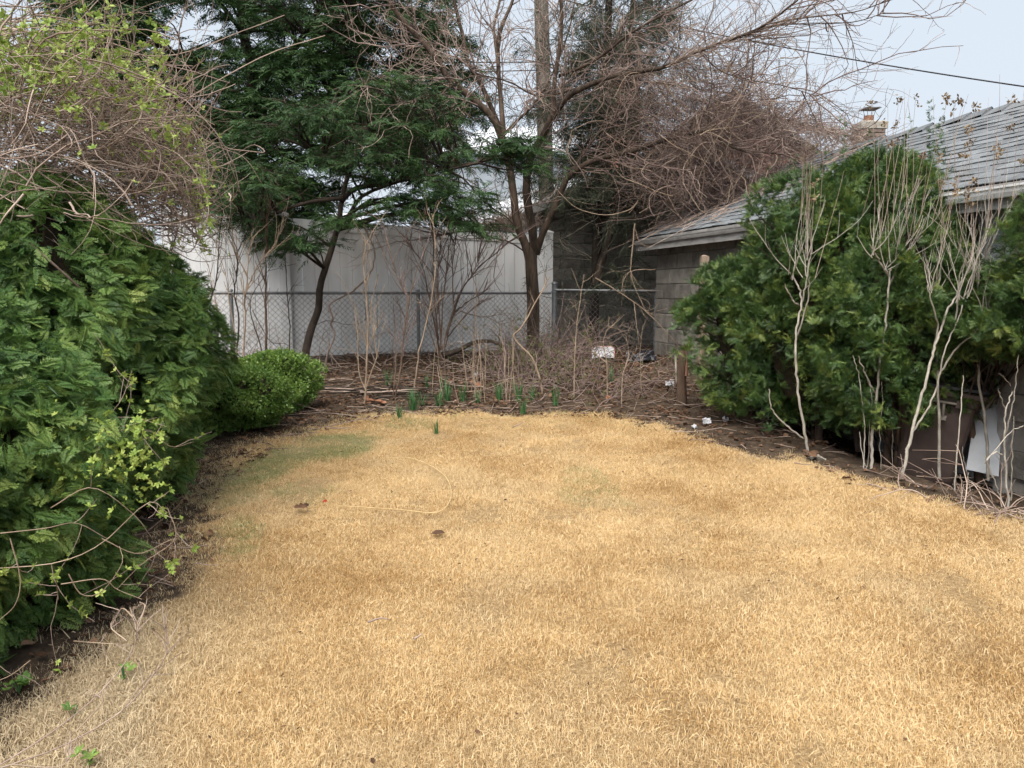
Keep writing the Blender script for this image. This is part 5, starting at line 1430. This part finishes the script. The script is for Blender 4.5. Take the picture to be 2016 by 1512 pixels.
sapling('sapling', 'tall thin tan sapling standing right of the reddish shrub', [[(930, 742), (936, 662), (937, 567), (933, 440), (928, 330)]], 0.008, 'stem_tan', 10, (0.1, .3))
sapling('broken_branch', 'broken tan branch bent at a knee against the brown tree', [[(1067, 772), (1062, 742), (1046, 702), (1012, 664), (1029, 641), (1061, 584), (1082, 545)]], 0.015, 'stem_tan', 6, (0.1, .3), cat='branch', group='fallen branches', rend=0.5)
sapling('broken_branch', 'crooked tan branch hanging across the fence mesh by the brown tree', [[(905, 612), (930, 620), (958, 624), (998, 616)], [(958, 624), (985, 638), (995, 642)]], 0.012, 'stem_tan', 10, (.1, .3), Y=10.3, cat='branch', group='fallen branches')
sapling('sapling', 'slender tan shoot left of the white paper bag', [[(1130, 780), (1132, 699), (1139, 616), (1150, 540)]], 0.008, 'stem_tan', 8, (.1, .3))
sapling('sapling', 'short tan shoot below the white paper bag', [[(1196, 782), (1195, 720), (1188, 672), (1200, 640)], [(1195, 715), (1170, 690), (1150, 640)]], 0.008, 'stem_tan', 8, (.1, .3))
sapling('sapling', 'slim grey shoot between paper bag and black bag', [[(1224, 800), (1226, 740), (1238, 700), (1232, 660)]], 0.007, 'stem_tan', 8, (.1, .3))
sapling('sapling', 'thin upright shoot in front of the black bag', [[(1262, 784), (1262, 730), (1260, 690), (1266, 640)]], 0.006, 'stem_tan', 5, (.1, .25))
sapling('climbing_vine', 'long straight tan vine slanting down to the garage corner', [[(1172, 547), (1239, 588), (1289, 630), (1339, 686), (1350, 720)]], 0.009, 'stem_tan', 8, Y=9.9, cat='vine', group='vines by the garage corner')
sapling('climbing_vine', 'hanging tan vine looping in front of the outbuilding wall', [[(1250, 440), (1244, 505), (1242, 538), (1253, 574), (1272, 611), (1292, 624)], [(1250, 452), (1262, 480), (1290, 488)], [(1290, 530), (1250, 532), (1226, 548), (1230, 580)]], 0.013, 'stem_tan', 10, (.2, .5), Y=10.6, cat='vine', group='vines by the garage corner', curl=0.2)
sapling('climbing_vine', 'thin twisted vine hanging left of the black bag', [[(1248, 596), (1252, 630), (1258, 678)], [(1190, 640), (1232, 655), (1238, 672), (1228, 685)]], 0.008, 'stem_tan', 8, (.1, .4), Y=10.4, cat='vine', group='vines by the garage corner')

def log():
    q = trace([(872, 700), (902, 690), (926, 677), (950, 672), (975, 674), (1000, 690)], 9.75, 0.3, 18)
    m = MB(); m.tubes(q[None], taper(1, 18, 0.034, 0.02), 9)
    tag(m.build('fallen_limb', M['bark_dark'], base=q[0], smooth=True), 'dark arched fallen limb low in front of the fence', 'branch', 'fallen branches')
log()

def dry_stalks():
    b = G(930, 790)
    t = thing('dry_stalk_clump', b, 'clump of thin tan dry stalks behind the daffodil leaves', 'plant')
    for k in range(26):
        x = 850 + 185 * rng.random(); y0 = 765 + 35 * rng.random(); g_ = G(x, y0)
        top = P(x + rng.normal() * 14, y0 - 60 - 95 * rng.random(), g_[1] + rng.normal() * .1)
        q = spline([g_, (g_ + top) / 2 + rng.normal(size=3) * .012, top], 8); m = MB(); m.tubes(q[None], taper(1, 8, .0042, .002), 5); m.build('stalk', M['stem_tan'], t)
dry_stalks()

def bramble(label, spots, n, leafy, mat='twig_red', L=(.25, .9)):
    c = G(spots[0][0], spots[0][1]); t = thing('bramble_thicket', c, label, 'shrub', 'low bramble thickets')
    st = []
    for _ in range(n):
        s = spots[int(rng.integers(len(spots)))]; st.append(G(s[0] + rng.normal() * s[2], s[1] + rng.normal() * s[3]))
    st = A_(st); d = rng.normal(size=(n, 3)) * A_([.8, .5, .2]) + A_([0, 0, 1.0])
    w = walk(st, d, L[0] + (L[1] - L[0]) * rng.random(n), 11, .12, -0.11, .07); w[:, :, 2] = np.maximum(w[:, :, 2], gz(w[:, :, 1]) + .01)
    m = MB(); m.tubes(w, taper(n, 11, .005, .002), 4)
    a, dd, i, tt = spawn(w, n * 3, .15, 1, 30, 70); w2 = walk(a, dd, .08 + .2 * rng.random(n * 3), 5, .15); m.tubes(w2, taper(n * 3, 5, .0028, .0014), 3)
    m.build('canes', M[mat], t, kind='stuff')
    if leafy:
        a, dd, i, tt = spawn(w2, leafy, .2, 1, 20, 70); m = MB(); scatter_many(m, BOXS, a, frames(unit(dd), rng.normal(size=a.shape)), .016 + .012 * rng.random(leafy)); m.build('leaves', M['boxwood_y'], t, kind='stuff')
M['boxwood_y'] = leaf_mat('sparse_olive_leaves', [(0.07, 0.085, 0.03), (0.13, 0.145, 0.05), (0.21, 0.22, 0.09)], 0.5, 0.3, 0.25, 6.0)
bramble('brown bramble thicket with tiny olive leaves at the foot of the brown tree', [(1060, 740, 40, 18), (1110, 760, 40, 18), (1010, 745, 30, 15)], 170, 900)
bramble('low dry brambles in front of the white paper and black bag', [(1200, 770, 60, 18), (1280, 775, 40, 18)], 48, 60, 'twig_red', (.15, .5))
bramble('dense twiggy brush around the fence end post', [(1090, 705, 30, 8), (1140, 705, 30, 8), (1040, 705, 25, 8)], 150, 160, 'twig_red', (.3, 1.1))
bramble('thin leafless brush along the foot of the chain-link mesh', [(700, 720, 90, 8), (960, 715, 50, 8), (540, 715, 60, 6)], 80, 0, 'twig_grey', (.3, 1.2))
bramble('dry weed stalks between lawn edge and bin', [(1790, 960, 20, 10), (1850, 985, 50, 12), (1930, 1000, 40, 12), (1985, 1010, 20, 10)], 20, 0, 'twig_grey', (.15, .5))

def brush_pile():
    t = thing('stick_pile', G(720, 785), 'pile of cut grey sticks lying on leaves below the three-stemmed sapling', 'sticks')
    for k in range(30):
        x, y = rng.normal(740, 60), rng.normal(778, 7); L = .35 + .8 * rng.random()
        c = G(x, y) + A_([0, 0, .02 + .06 * rng.random()]); an = rng.normal(0, .28) + (math.pi if rng.random() < .5 else 0); d = A_([math.cos(an), math.sin(an) * .8, rng.normal() * .05])
        q = walk((c - d * L / 2)[None], d[None], A_([L]), 8, .05)[0]; q[:, 2] = np.maximum(q[:, 2], gz(q[:, 1]) + .015)
        m = MB(); m.tubes(q[None], taper(1, 8, .006 + .006 * rng.random(), .004), 5); m.build('stick', M['twig_grey' if rng.random() < .35 else 'bark_dark'], t)
brush_pile()

# ------------------------------------------------------------------ daffodil tufts
def blades(c, n, h, spread, w=0.011):
    az = rng.random(n) * 6.28; ln = .12 + .3 * rng.random(n); hh = h * (.65 + .45 * rng.random(n))
    d = np.stack([np.cos(az), np.sin(az), 0 * az], 1); s = np.stack([-np.sin(az), np.cos(az), 0 * az], 1)
    b = c + d * (spread * rng.random(n))[:, None]; up = A_([0, 0, 1.0]); V = []; K = 5
    rows = []
    for k in range(K):
        t = k / (K - 1); ww = w * (1 - .85 * t ** 2) * .5
        p = b + up * (hh * t)[:, None] + d * (hh * ln * t * t)[:, None]; rows += [p - s * ww, p + s * ww]
    v = np.stack(rows, 1).reshape(-1, 3); o = (np.arange(n) * 2 * K)[:, None]
    f = np.concatenate([o + A_([[2 * k, 2 * k + 1, 2 * k + 3, 2 * k + 2]]) for k in range(K - 1)])
    return v, f
DAFF = [(785, 828, 18, .16, 'daffodil tuft standing alone on the lawn edge, leftmost in the straw'), (862, 853, 10, .13, 'small daffodil tuft farthest out on the straw lawn'), (813, 808, 26, .22, 'tall dense daffodil tuft at the left end of the row'), (832, 800, 14, .17, 'short daffodil tuft just right of the tall dense one'),
        (866, 800, 22, .2, 'daffodil tuft in the row below the reddish shrub'), (880, 792, 24, .22, 'widest daffodil tuft in the middle of the row'), (912, 790, 22, .2, 'daffodil tuft left of the dry stalk clump'), (940, 795, 16, .15, 'low daffodil tuft in front of the dry stalks'), (985, 790, 22, .2, 'daffodil tuft right of the dry stalks'),
        (1022, 792, 22, .22, 'daffodil tuft below the broken tan branch'), (1030, 815, 14, .18, 'daffodil tuft poking out of the lawn edge below the brambles'), (1048, 788, 16, .16, 'daffodil tuft at the right end below the brambles'), (1094, 798, 18, .2, 'isolated daffodil tuft right of the broken branch foot'), (762, 762, 18, .2, 'daffodil tuft behind the stick pile'),
        (840, 765, 12, .16, 'daffodil tuft between sticks and reddish shrub'), (1203, 755, 14, .2, 'daffodil tuft under the white paper bag'), (870, 768, 12, .15, 'dark daffodil tuft shaded behind the row')]
for px_, py_, n_, h_, lb in DAFF:
    c = G(px_, py_); v, f = blades(c, n_, h_, .05); m = MB(); m.add(v, f, np.repeat(rng.random(n_), 10)); tag(m.build('daffodil_tuft', M['daffodil'], base=c), lb, 'plant', 'daffodil leaf tufts')

# ------------------------------------------------------------------ bare pale shrubs in front of the yews
def pale_shrub(label, stems, heads, r0, Y=None, n=26, tall=8, podn=10, spread=.5, L=(.25, .6)):
    g0 = G(*stems[0][0]); Y = g0[1] if Y is None else Y
    base = P(*stems[0][0], Y); base[2] = gz(Y)
    t = thing('bare_pale_shrub', base, label, 'shrub', 'pale bare-stemmed shrubs before the yews')
    for i, pts in enumerate(stems):
        q = trace(pts, Y, -0.12 if i else -0.06, 5 * len(pts)); q[1:] += rng.normal(size=(len(q) - 1, 3)) * .003
        if i == 0: q[0, 2] = gz(Y) - .04
        k = r0 * (1.0 if i == 0 else .62); m = MB(); m.tubes(q[None], taper(1, len(q), k, k * .5), 8); m.build('stem', M['stem_pale'], t, smooth=True)
    tips = []
    for (hx, hy, w_) in heads:
        h = P(hx, hy, Y - .1); nn = n
        d = rng.normal(size=(nn, 3)) * A_([spread * 1.3, spread * .9, .18]) + A_([0, 0, 1.0])
        st = np.repeat(h[None], nn, 0) + rng.normal(size=(nn, 3)) * A_([.01, .01, .03])
        w = walk(st, d, (L[0] + (L[1] - L[0]) * rng.random(nn)) * w_ * (.6 + .6 * rng.random(nn)), 9, .08, .11)
        m = MB(); m.tubes(w, taper(nn, 9, r0 * .3, r0 * .14), 5)
        a, dd, i, tt = spawn(w, nn * 2, .3, 1, 20, 45); w2 = walk(a, dd + A_([0, 0, .6]), .06 + .16 * rng.random(nn * 2), 5, .08, .1); m.tubes(w2, taper(nn * 2, 5, r0 * .16, r0 * .09), 4)
        m.build('head_branches', M['stem_pale'], t, kind='stuff')
        if tall:
            a, dd, i, tt = spawn(w, tall, .5, 1, 3, 15); w3 = walk(a, dd * .4 + A_([0, 0, 1.0]), .45 + .5 * rng.random(tall), 10, .03, .03)
            m = MB(); m.tubes(w3, taper(tall, 10, r0 * .2, r0 * .09), 4); m.build('long_shoots', M['twig_grey'], t, kind='stuff'); tips += list(w3[:, -1]) + list(w3[:, -3])
    if podn and tips:
        tips = A_(tips)[rng.permutation(len(tips))[:podn]]
        m = MB(); rep = np.repeat(tips, 3, 0) + rng.normal(size=(len(tips) * 3, 3)) * .014
        scatter_many(m, BOXS, rep, frames(unit(rng.normal(size=rep.shape) + A_([0, 0, 1.0])), rng.normal(size=rep.shape)), .024 + .012 * rng.random(len(rep))); m.build('seed_heads', M['pod'], t, kind='stuff')
pale_shrub('pale shrub with one leaning stem at the far lawn corner', [[(1592, 895), (1584, 850), (1575, 800), (1569, 750), (1566, 700), (1568, 650), (1578, 600), (1574, 570), (1560, 540)], [(1577, 608), (1585, 570), (1592, 520), (1600, 470)], [(1580, 862), (1545, 835), (1520, 805), (1513, 765)], [(1570, 660), (1588, 600), (1594, 545)], [(1572, 600), (1560, 590), (1545, 560)]],
           [(1558, 545, 1.0), (1592, 512, 1.0), (1585, 550, .8)], 0.0115, n=5, tall=4, podn=5)
pale_shrub('pale shrub whose white fan stands highest against the yews', [[(1716, 925), (1716, 870), (1722, 810), (1728, 760), (1736, 690), (1745, 620), (1750, 560), (1754, 530)], [(1752, 560), (1770, 520), (1790, 490), (1815, 465)], [(1750, 545), (1730, 510), (1712, 480)], [(1726, 780), (1705, 740), (1690, 700)]],
           [(1752, 525, 1.1), (1790, 490, 1.1), (1720, 500, .9), (1765, 500, 1.0)], 0.0115, n=5, tall=5, podn=8)
pale_shrub('thick forked pale shrub in front of the brown bin', [[(1775, 945), (1784, 900), (1798, 840), (1812, 790), (1828, 730), (1838, 690), (1852, 650), (1866, 610), (1885, 580)], [(1796, 850), (1820, 815), (1842, 770), (1850, 735), (1860, 690), (1880, 645), (1895, 600)], [(1848, 740), (1880, 690), (1915, 660), (1945, 630), (1975, 590)], [(1838, 690), (1846, 640), (1835, 600), (1826, 560)], [(1880, 650), (1886, 590), (1893, 545)], [(1915, 660), (1950, 600), (1968, 545)]],
           [(1885, 585, .8), (1900, 590, .8), (1940, 630, .9), (1832, 575, .7)], 0.0115, n=5, tall=1, podn=4, spread=.35)
pale_shrub('tall pale shrub with long shoots crossing the roof at the right', [[(1946, 935), (1940, 850), (1930, 760), (1925, 680), (1922, 600), (1925, 550), (1935, 520)], [(1925, 560), (1905, 520), (1890, 480)], [(1930, 530), (1945, 490), (1952, 440)]],
           [(1925, 540, .9), (1940, 500, .9), (1905, 520, .8)], 0.0105, n=6, tall=5, podn=7, spread=.4)
pale_shrub('thin young stems in front of the shaded gap under the yews', [[(1700, 925), (1702, 850), (1698, 790), (1690, 740), (1680, 700)], [(1735, 930), (1732, 850), (1738, 790), (1736, 750)], [(1708, 920), (1714, 830), (1716, 780), (1704, 730)], [(1756, 940), (1757, 870), (1756, 830)], [(1728, 925), (1740, 945)], [(1692, 850), (1698, 900), (1706, 925)]],
           [], 0.0045, podn=0)
pale_shrub('slender grey stem cluster by the wall at the right edge', [[(1984, 992), (1980, 920), (1977, 860), (1980, 810), (1995, 770)], [(1978, 870), (1988, 820), (2000, 760), (2004, 700)], [(1980, 810), (1970, 780), (1966, 765)], [(1979, 900), (1960, 890), (1940, 910), (1990, 850), (2016, 838)], [(1990, 985), (1992, 900), (1995, 820)], [(1972, 985), (1950, 930), (1938, 895)]],
           [], 0.007, podn=0)
pale_shrub('single straight pale stem rising beside the bin handle', [[(1880, 972), (1884, 890), (1892, 800), (1896, 740)], [(1915, 985), (1900, 920), (1895, 880)], [(1990, 760), (1978, 745), (1968, 735)]], [], 0.005, podn=0)
pale_shrub('twiggy pale crown behind the forked shrub', [[(1850, 930), (1848, 800), (1842, 650), (1843, 560)], [(1843, 600), (1830, 560), (1822, 520)]], [(1843, 565, .8)], 0.011, n=6, tall=3, podn=6, spread=.4)

# ------------------------------------------------------------------ wheeled bin and leaning board
def bin_():
    c = G(1862, 965); c = P(1812, 960, 5.68); c[2] = gz(5.68) - 0.15
    t = thing('wheeled_bin', c, 'brown wheeled rubbish bin with black lid leaning beside the garage wall', 'bin')
    rz, tilt = math.radians(-25), math.radians(-7)
    R = Matrix.Rotation(rz, 3, 'Z') @ Matrix.Rotation(math.radians(7), 3, 'Y') @ Matrix.Rotation(math.radians(-5), 3, 'X')
    R = A_([list(r) for r in R]) * .88
    tf = lambda v: c + A_(v, float) @ R.T
    def rr(hx, hy, z, rad=.06, n=5):
        pts = []
        for sx, sy, a0 in ((1, -1, -90), (1, 1, 0), (-1, 1, 90), (-1, -1, 180)):
            for k in range(n):
                a = math.radians(a0 + 90 * k / (n - 1)); pts.append((sx * (hx - rad) + rad * math.cos(a), sy * (hy - rad) + rad * math.sin(a), z))
        return pts
    def loft(secs, cap=True):
        m = MB(); n = len(secs[0]); v = np.concatenate([tf(s) for s in secs]); f = []
        for i in range(len(secs) - 1):
            f += [[i * n + j, i * n + (j + 1) % n, (i + 1) * n + (j + 1) % n, (i + 1) * n + j] for j in range(n)]
        m.add(v, f)
        if cap:
            for s, fl in ((secs[0], 1), (secs[-1], 0)):
                q = tf(s); m.add(np.vstack([q.mean(0), q]), [[0, 1 + (j + 1) % n, 1 + j] if fl else [0, 1 + j, 1 + (j + 1) % n] for j in range(n)])
        return m
    H = .80
    loft([rr(.20, .22, 0), rr(.215, .235, .05), rr(.265, .29, .58), rr(.275, .30, .68), rr(.29, .315, .685), rr(.305, .33, H - .04)], False).build('body', M['bin'], t, smooth=False)
    loft([rr(.305, .33, H - .05), rr(.33, .355, H - .045), rr(.335, .36, H - .01), rr(.31, .335, H), rr(.27, .295, H), rr(.265, .29, H - .15)], False).build('rim', M['bin'], t)
    loft([rr(.31, .335, H + .012, .08), rr(.345, .37, H + .012, .08), rr(.345, .37, H + .035, .08), rr(.30, .325, H + .07, .08), rr(.14, .16, H + .085, .06)]).build('lid', M['bin_lid'], t)
    for k in (-.12, 0, .12):
        m = MB(); m.box(tf([0, k, H + .085]), .34, .03, .02, R.T); m.build('lid_rib', M['bin_lid'], t)
    m = MB(); m.tubes(tf([[-.15, -.36, .70], [.11, -.36, .70]])[None], .011, 8); m.build('lift_bar', M['bin_metal'], t, smooth=True)
    for x in (-.16, .12):
        m = MB(); m.box(tf([x, -.335, .70]), .03, .07, .06, R.T); m.build('bar_bracket', M['bin'], t)
    m = MB(); m.tubes(tf([[.02, -.365, .69], [.025, -.365, .64], [.03, -.36, .585]])[None], .013, 6); m.box(tf([.03, -.358, .575]), .055, .02, .04, R.T); m.build('latch', M['bin_metal'], t)
    for x in (-.2, .2):
        q = tf([[x - .03, .2, .02], [x + .03, .2, .02]]); m = MB(); m.tubes(q[None], .10, 14); m.build('wheel', M['bin_lid'], t)
bin_()
def lean_board():
    a = P(1908, 905, 5.0); pts = [P(1902, 924, 5.42), P(1966, 938, 5.32), P(1974, 806, 5.48), P(1922, 800, 5.56)]
    m = MB(); m.prism(pts, (0.012, 0.022, 0.0)); b = A_(pts).mean(0); b[2] = gz(5.0)
    tag(m.build('leaning_board', M['panel'], base=b), 'pale flat board leaning on the wall right of the bin', 'board')
lean_board()

# ------------------------------------------------------------------ rubbish and odd pieces
def crumple(name, label, cpx, cpy, w, h, mat, Y=None, amp=.35, lift=.02, tilt=.6, cat='litter', group=None, n=9, seed=0, print_=False):
    c = G(cpx, cpy) if Y is None else P(cpx, cpy, Y)
    u = np.linspace(-.5, .5, n); U, V = np.meshgrid(u, u, indexing='ij')
    z = (noise2(U * 1.0, V * 1.0, 4.0, seed) - .5) * amp * h + (noise2(U, V, 9.0, seed + 1) - .5) * amp * h * .5
    ex = .12 * (noise2(U, V, 2.5, seed + 2) - .5)
    loc = np.stack([(U + ex) * w, (V + ex) * h * math.cos(tilt) - z * math.sin(tilt), (V + .5) * h * math.sin(tilt) + z * math.cos(tilt) + lift], -1).reshape(-1, 3)
    i, j = np.meshgrid(np.arange(n - 1), np.arange(n - 1), indexing='ij'); f = np.stack([i * n + j, (i + 1) * n + j, (i + 1) * n + j + 1, i * n + j + 1], -1).reshape(-1, 4)
    v = c + loc; m = MB(); m.add(v, f); m.add(v - A_([0, -.003, .003]), f[:, ::-1])
    if print_:
        t = thing(name, c, label, cat, group); m.build('sheet', M[mat], t)
        # faded red printed edge strips standing a hair proud
        g_ = MB(); L = loc.reshape(n, n, 3)
        for a, b in ((n - 2, n - 1),):
            s = np.stack([L[a], L[b]], 1); p = s.copy(); p[:, 0] = s[:, 0] * .35 + s[:, 1] * .65
            q = (c + p - A_([0, .004, 0])).reshape(-1, 3); g_.add(q, [[2 * k, 2 * k + 1, 2 * k + 3, 2 * k + 2] for k in range(n - 1)])
        top = np.stack([L[:, n - 2] * .4 + L[:, n - 1] * .6, L[:, n - 1]], 1); q = (c + top - A_([0, .004, 0])).reshape(-1, 3); g_.add(q, [[2 * k, 2 * k + 1, 2 * k + 3, 2 * k + 2] for k in range(n - 1)])
        g_.build('printed_edge', M['pink'], t)
    else: tag(m.build(name, M[mat], base=c), label, cat, group)
crumple('paper_bag', 'crumpled white paper bag with faded red edges on the leaf bed', 1188, 706, .30, .20, 'paper', amp=.3, tilt=.8, seed=3, print_=True)
crumple('plastic_bag', 'torn black plastic bag stretched flat beside the garage corner', 1262, 712, .40, .2, 'blackbag', amp=.5, tilt=.5, seed=9, n=12)
crumple('plastic_bag', 'black plastic strip trailing up towards the paper bag', 1228, 690, .2, .06, 'blackbag', amp=.6, tilt=.3, seed=19, n=8)
crumple('paper_scrap', 'white tissue scrap by the broken stump', 1318, 762, .09, .08, 'paper', amp=.8, tilt=.6, group='white paper scraps', seed=12)
crumple('paper_scrap', 'white crumpled scrap under the first yew', 1391, 838, .07, .07, 'paper', amp=.9, tilt=.7, group='white paper scraps', seed=15)
crumple('paper_scrap', 'small pale scrap at the lawn corner below the first yew', 1367, 845, .045, .04, 'paper', amp=.9, tilt=.4, group='white paper scraps', seed=17)
crumple('paper_scrap', 'pale scrap deep under the far yew', 1428, 832, .05, .05, 'paper', amp=.9, tilt=.6, group='white paper scraps', seed=25)
crumple('paper_scrap', 'bluish white scrap among the dry stalks', 936, 742, .06, .05, 'paper', amp=.9, tilt=.6, group='white paper scraps', seed=27)
crumple('bark_scrap', 'pale curled bark strip at the foot of the first pale shrub', 1606, 908, .14, .05, 'stem_pale', amp=.9, tilt=.3, cat='bark', seed=31)

def stump():
    g0 = G(1343, 800); Y = g0[1]
    q = trace([(1343, 803), (1342, 760), (1343, 720), (1347, 678)], Y, 0, 10); rad = A_([[.062, .055, .05, .05, .048, .046, .045, .042, .03, .008]])
    q[0, 2] -= .05
    t = thing('broken_stump', g0, 'torn reddish-brown trunk stump beside the garage corner', 'stump')
    m = MB(); m.tubes(q[None], rad, 10); m.build('trunk', M['bark_brown'], t, smooth=True)
    m = MB(); w = trace([(1351, 740), (1352, 710), (1350, 690)], Y - .045, 0, 6); m.tubes(w[None], taper(1, 6, .014, .004), 6); m.build('torn_wood', M['clay'], t)
    Yp = 8.6; q = trace([(1386, 505), (1385, 600)], Yp, 0, 6); q[-1, 2] = gz(Yp)
    m = MB(); c = (q[0] + q[-1]) / 2; m.box(c, .085, .085, q[0][2] - q[-1][2], None); m.add([q[0] + A_([i * .042, j * .042, .001]) for i, j in ((-1, -1), (1, -1), (1, 1), (-1, 1))] + [q[0] + A_([0, 0, .02])], [[0, 1, 4], [1, 2, 4], [2, 3, 4], [3, 0, 4]])
    tag(m.build('wooden_post', M['wood_post'], base=q[-1]), 'weathered wooden post rising behind the first yew', 'post')
    g1 = G(1332, 756); q = np.linspace(g1 - A_([0, 0, .05]), P(1330, 700, g1[1]), 5); m = MB(); m.tubes(q[None], .012, 8)
    tag(m.build('plastic_stake', M['stem_pale'], base=g1), 'thin pale stake standing left of the broken stump', 'stake')
stump()

def lawn_bits():
    pts = [(665, 1010), (720, 1013), (790, 1018), (848, 1024), (872, 1018), (886, 998), (888, 975), (876, 950), (850, 930), (815, 915), (793, 912), (765, 914)]
    q = spline([G(*p) + A_([0, 0, .044]) for p in pts], 60)
    m = MB(); m.tubes(q[None], .003, 6)
    tag(m.build('dry_vine_length', M['straw_stem'], base=q[0], smooth=True), 'long straw-coloured vine curled like a hook on the lawn', 'vine')
    def leaf(name, label, px, py, s, mat, n=1, cat='leaf', z=.045):
        c = G(px, py); m = MB(); pos = c + A_([0, 0, z]) + rng.normal(size=(n, 3)) * A_([s * .8, s * .8, .008]) * (n > 1)
        ax = frames(unit(rng.normal(size=(n, 3)) * A_([1, .6, .2])), A_([0, -.5, 1.0]) + rng.normal(size=(n, 3)) * .35)
        m.scatter(LEAF, pos, ax, s * (.8 + .4 * rng.random(n))); tag(m.build(name, M[mat], base=c), label, cat)
    leaf('red_leaf', 'single red leaf lying at the end of the hooked vine', 640, 1001, .04, 'redleaf')
    leaf('curled_leaf', 'dark curled leaf alone on the straw left of centre', 862, 1066, .065, 'deadleaf')
    leaf('leaf_heap', 'small heap of dark brown leaves left of the red leaf', 600, 1012, .045, 'deadleaf', 7)
    leaf('russet_leaves', 'russet oak leaves gathered at the foot of the tan three-stemmed sapling', 742, 797, .075, 'orangeleaf', 9, z=.05)
    leaf('russet_leaves', 'hanging russet leaf pair on the dry stalks', 942, 772, .07, 'orangeleaf', 2, z=.1)
    leaf('russet_leaves', 'reddish leaf below the low dry brambles', 1196, 792, .06, 'orangeleaf', 2)
    leaf('russet_leaves', 'tan leaves at the lawn corner near the stump', 1316, 820, .06, 'deadleaf', 5)
    leaf('russet_leaves', 'brown leaves piled around the foot of the first pale shrub', 1592, 908, .06, 'deadleaf', 8)
    leaf('russet_leaves', 'peach-coloured dead leaves caught on the near arborvitae tip', 300, 985, .03, 'orangeleaf', 10, z=.35)
    # small sticks on the lawn
    for pts, lb in (([(725, 1248), (748, 1240), (765, 1242)], 'small dark twig on the lawn right of the dry weed'), ([(815, 1282), (832, 1272)], 'short dark twig low on the lawn'), ([(640, 852), (700, 838), (745, 830)], 'long thin grey stick lying along the back lawn edge'), ([(1010, 852), (1035, 840)], 'little twig lying near the back lawn edge')):
        q = spline([G(*p) + A_([0, 0, .05]) for p in pts], 8); m = MB(); m.tubes(q[None], taper(1, 8, .005, .0025), 5); tag(m.build('twig', M['twig_grey'], base=q[0]), lb, 'twig', 'twigs on the lawn')
lawn_bits()

def dry_weed():
    b = G(60, 1490); t = thing('dry_weed', b, 'dead branching weed with seed heads arching over the near left grass', 'weed')
    Y0, Y1 = 1.75, 2.1
    paths = [([(-10, 1512), (90, 1450), (180, 1380), (250, 1300), (272, 1240), (262, 1210)], 1.9), ([(0, 1512), (120, 1470), (240, 1400), (300, 1330), (330, 1280), (322, 1225)], 1.85), ([(262, 1215), (240, 1198), (220, 1225)], 2.0), ([(250, 1262), (222, 1240), (218, 1228)], 2.0), ([(150, 1440), (200, 1385), (195, 1370)], 1.85), ([(240, 1400), (270, 1360), (300, 1325)], 1.85), ([(20, 1505), (120, 1508), (150, 1460)], 1.7), ([(145, 1262), (180, 1265), (260, 1270)], 2.1), ([(262, 1216), (256, 1195)], 2.0), ([(270, 1240), (285, 1195), (275, 1185)], 2.05)]
    arr = []
    for pts, Y in paths:
        q = trace(pts, Y, .1, 14); q[:, 2] = np.maximum(q[:, 2], gz(q[:, 1]) + .02); arr.append(q); m = MB(); m.tubes(q[None], taper(1, 14, .0022, .0011), 5); m.build('stem', M['stem_tan' if len(pts) < 5 else 'twig_grey'], t, smooth=True)
    par = np.stack(arr); a, d, i, tt = spawn(par, 50, .6, 1, 30, 70); w = walk(a, d + A_([0, 0, .4]), .03 + .06 * rng.random(50), 5, .12); m = MB(); m.tubes(w, taper(50, 5, .0014, .0008), 3); m.build('twigs', M['twig_grey'], t, kind='stuff')
    e = w[:26, -1]; m = MB(); scatter_many(m, BOXS, e, frames(unit(rng.normal(size=e.shape) + A_([0, 0, 1.0])), rng.normal(size=e.shape)), .006 + .004 * rng.random(len(e))); m.build('seed_heads', M['pod'], t, kind='stuff')
dry_weed()
def sprout(px, py, n, s, label):
    c = G(px, py); t = thing('green_sprout', c, label, 'plant', 'green sprouts in the near left grass')
    a = c + A_([0, 0, .03]) + rng.normal(size=(n, 3)) * A_([.02, .02, .015]); leaf_sprigs(t, a, rng.normal(size=(n, 3)) * .3 + A_([0, 0, 1.0]), s * .65, 'boxwood')
    m = MB(); m.tubes(walk(np.repeat(c[None], n, 0), rng.normal(size=(n, 3)) * .3 + A_([0, 0, 1.0]), np.full(n, .05), 4, .1), .002, 4); m.build('stems', M['daffodil'], t, kind='stuff')
sprout(245, 1340, 3, .045, 'small green sprout in pale grass under the dry weed')
sprout(38, 1365, 6, .05, 'green leafy sprout in dark soil below the arborvitae')
sprout(175, 1508, 3, .045, 'green sprout cut by the bottom picture edge')
sprout(143, 1420, 1, .05, 'single dark green leaf lying in the pale grass')
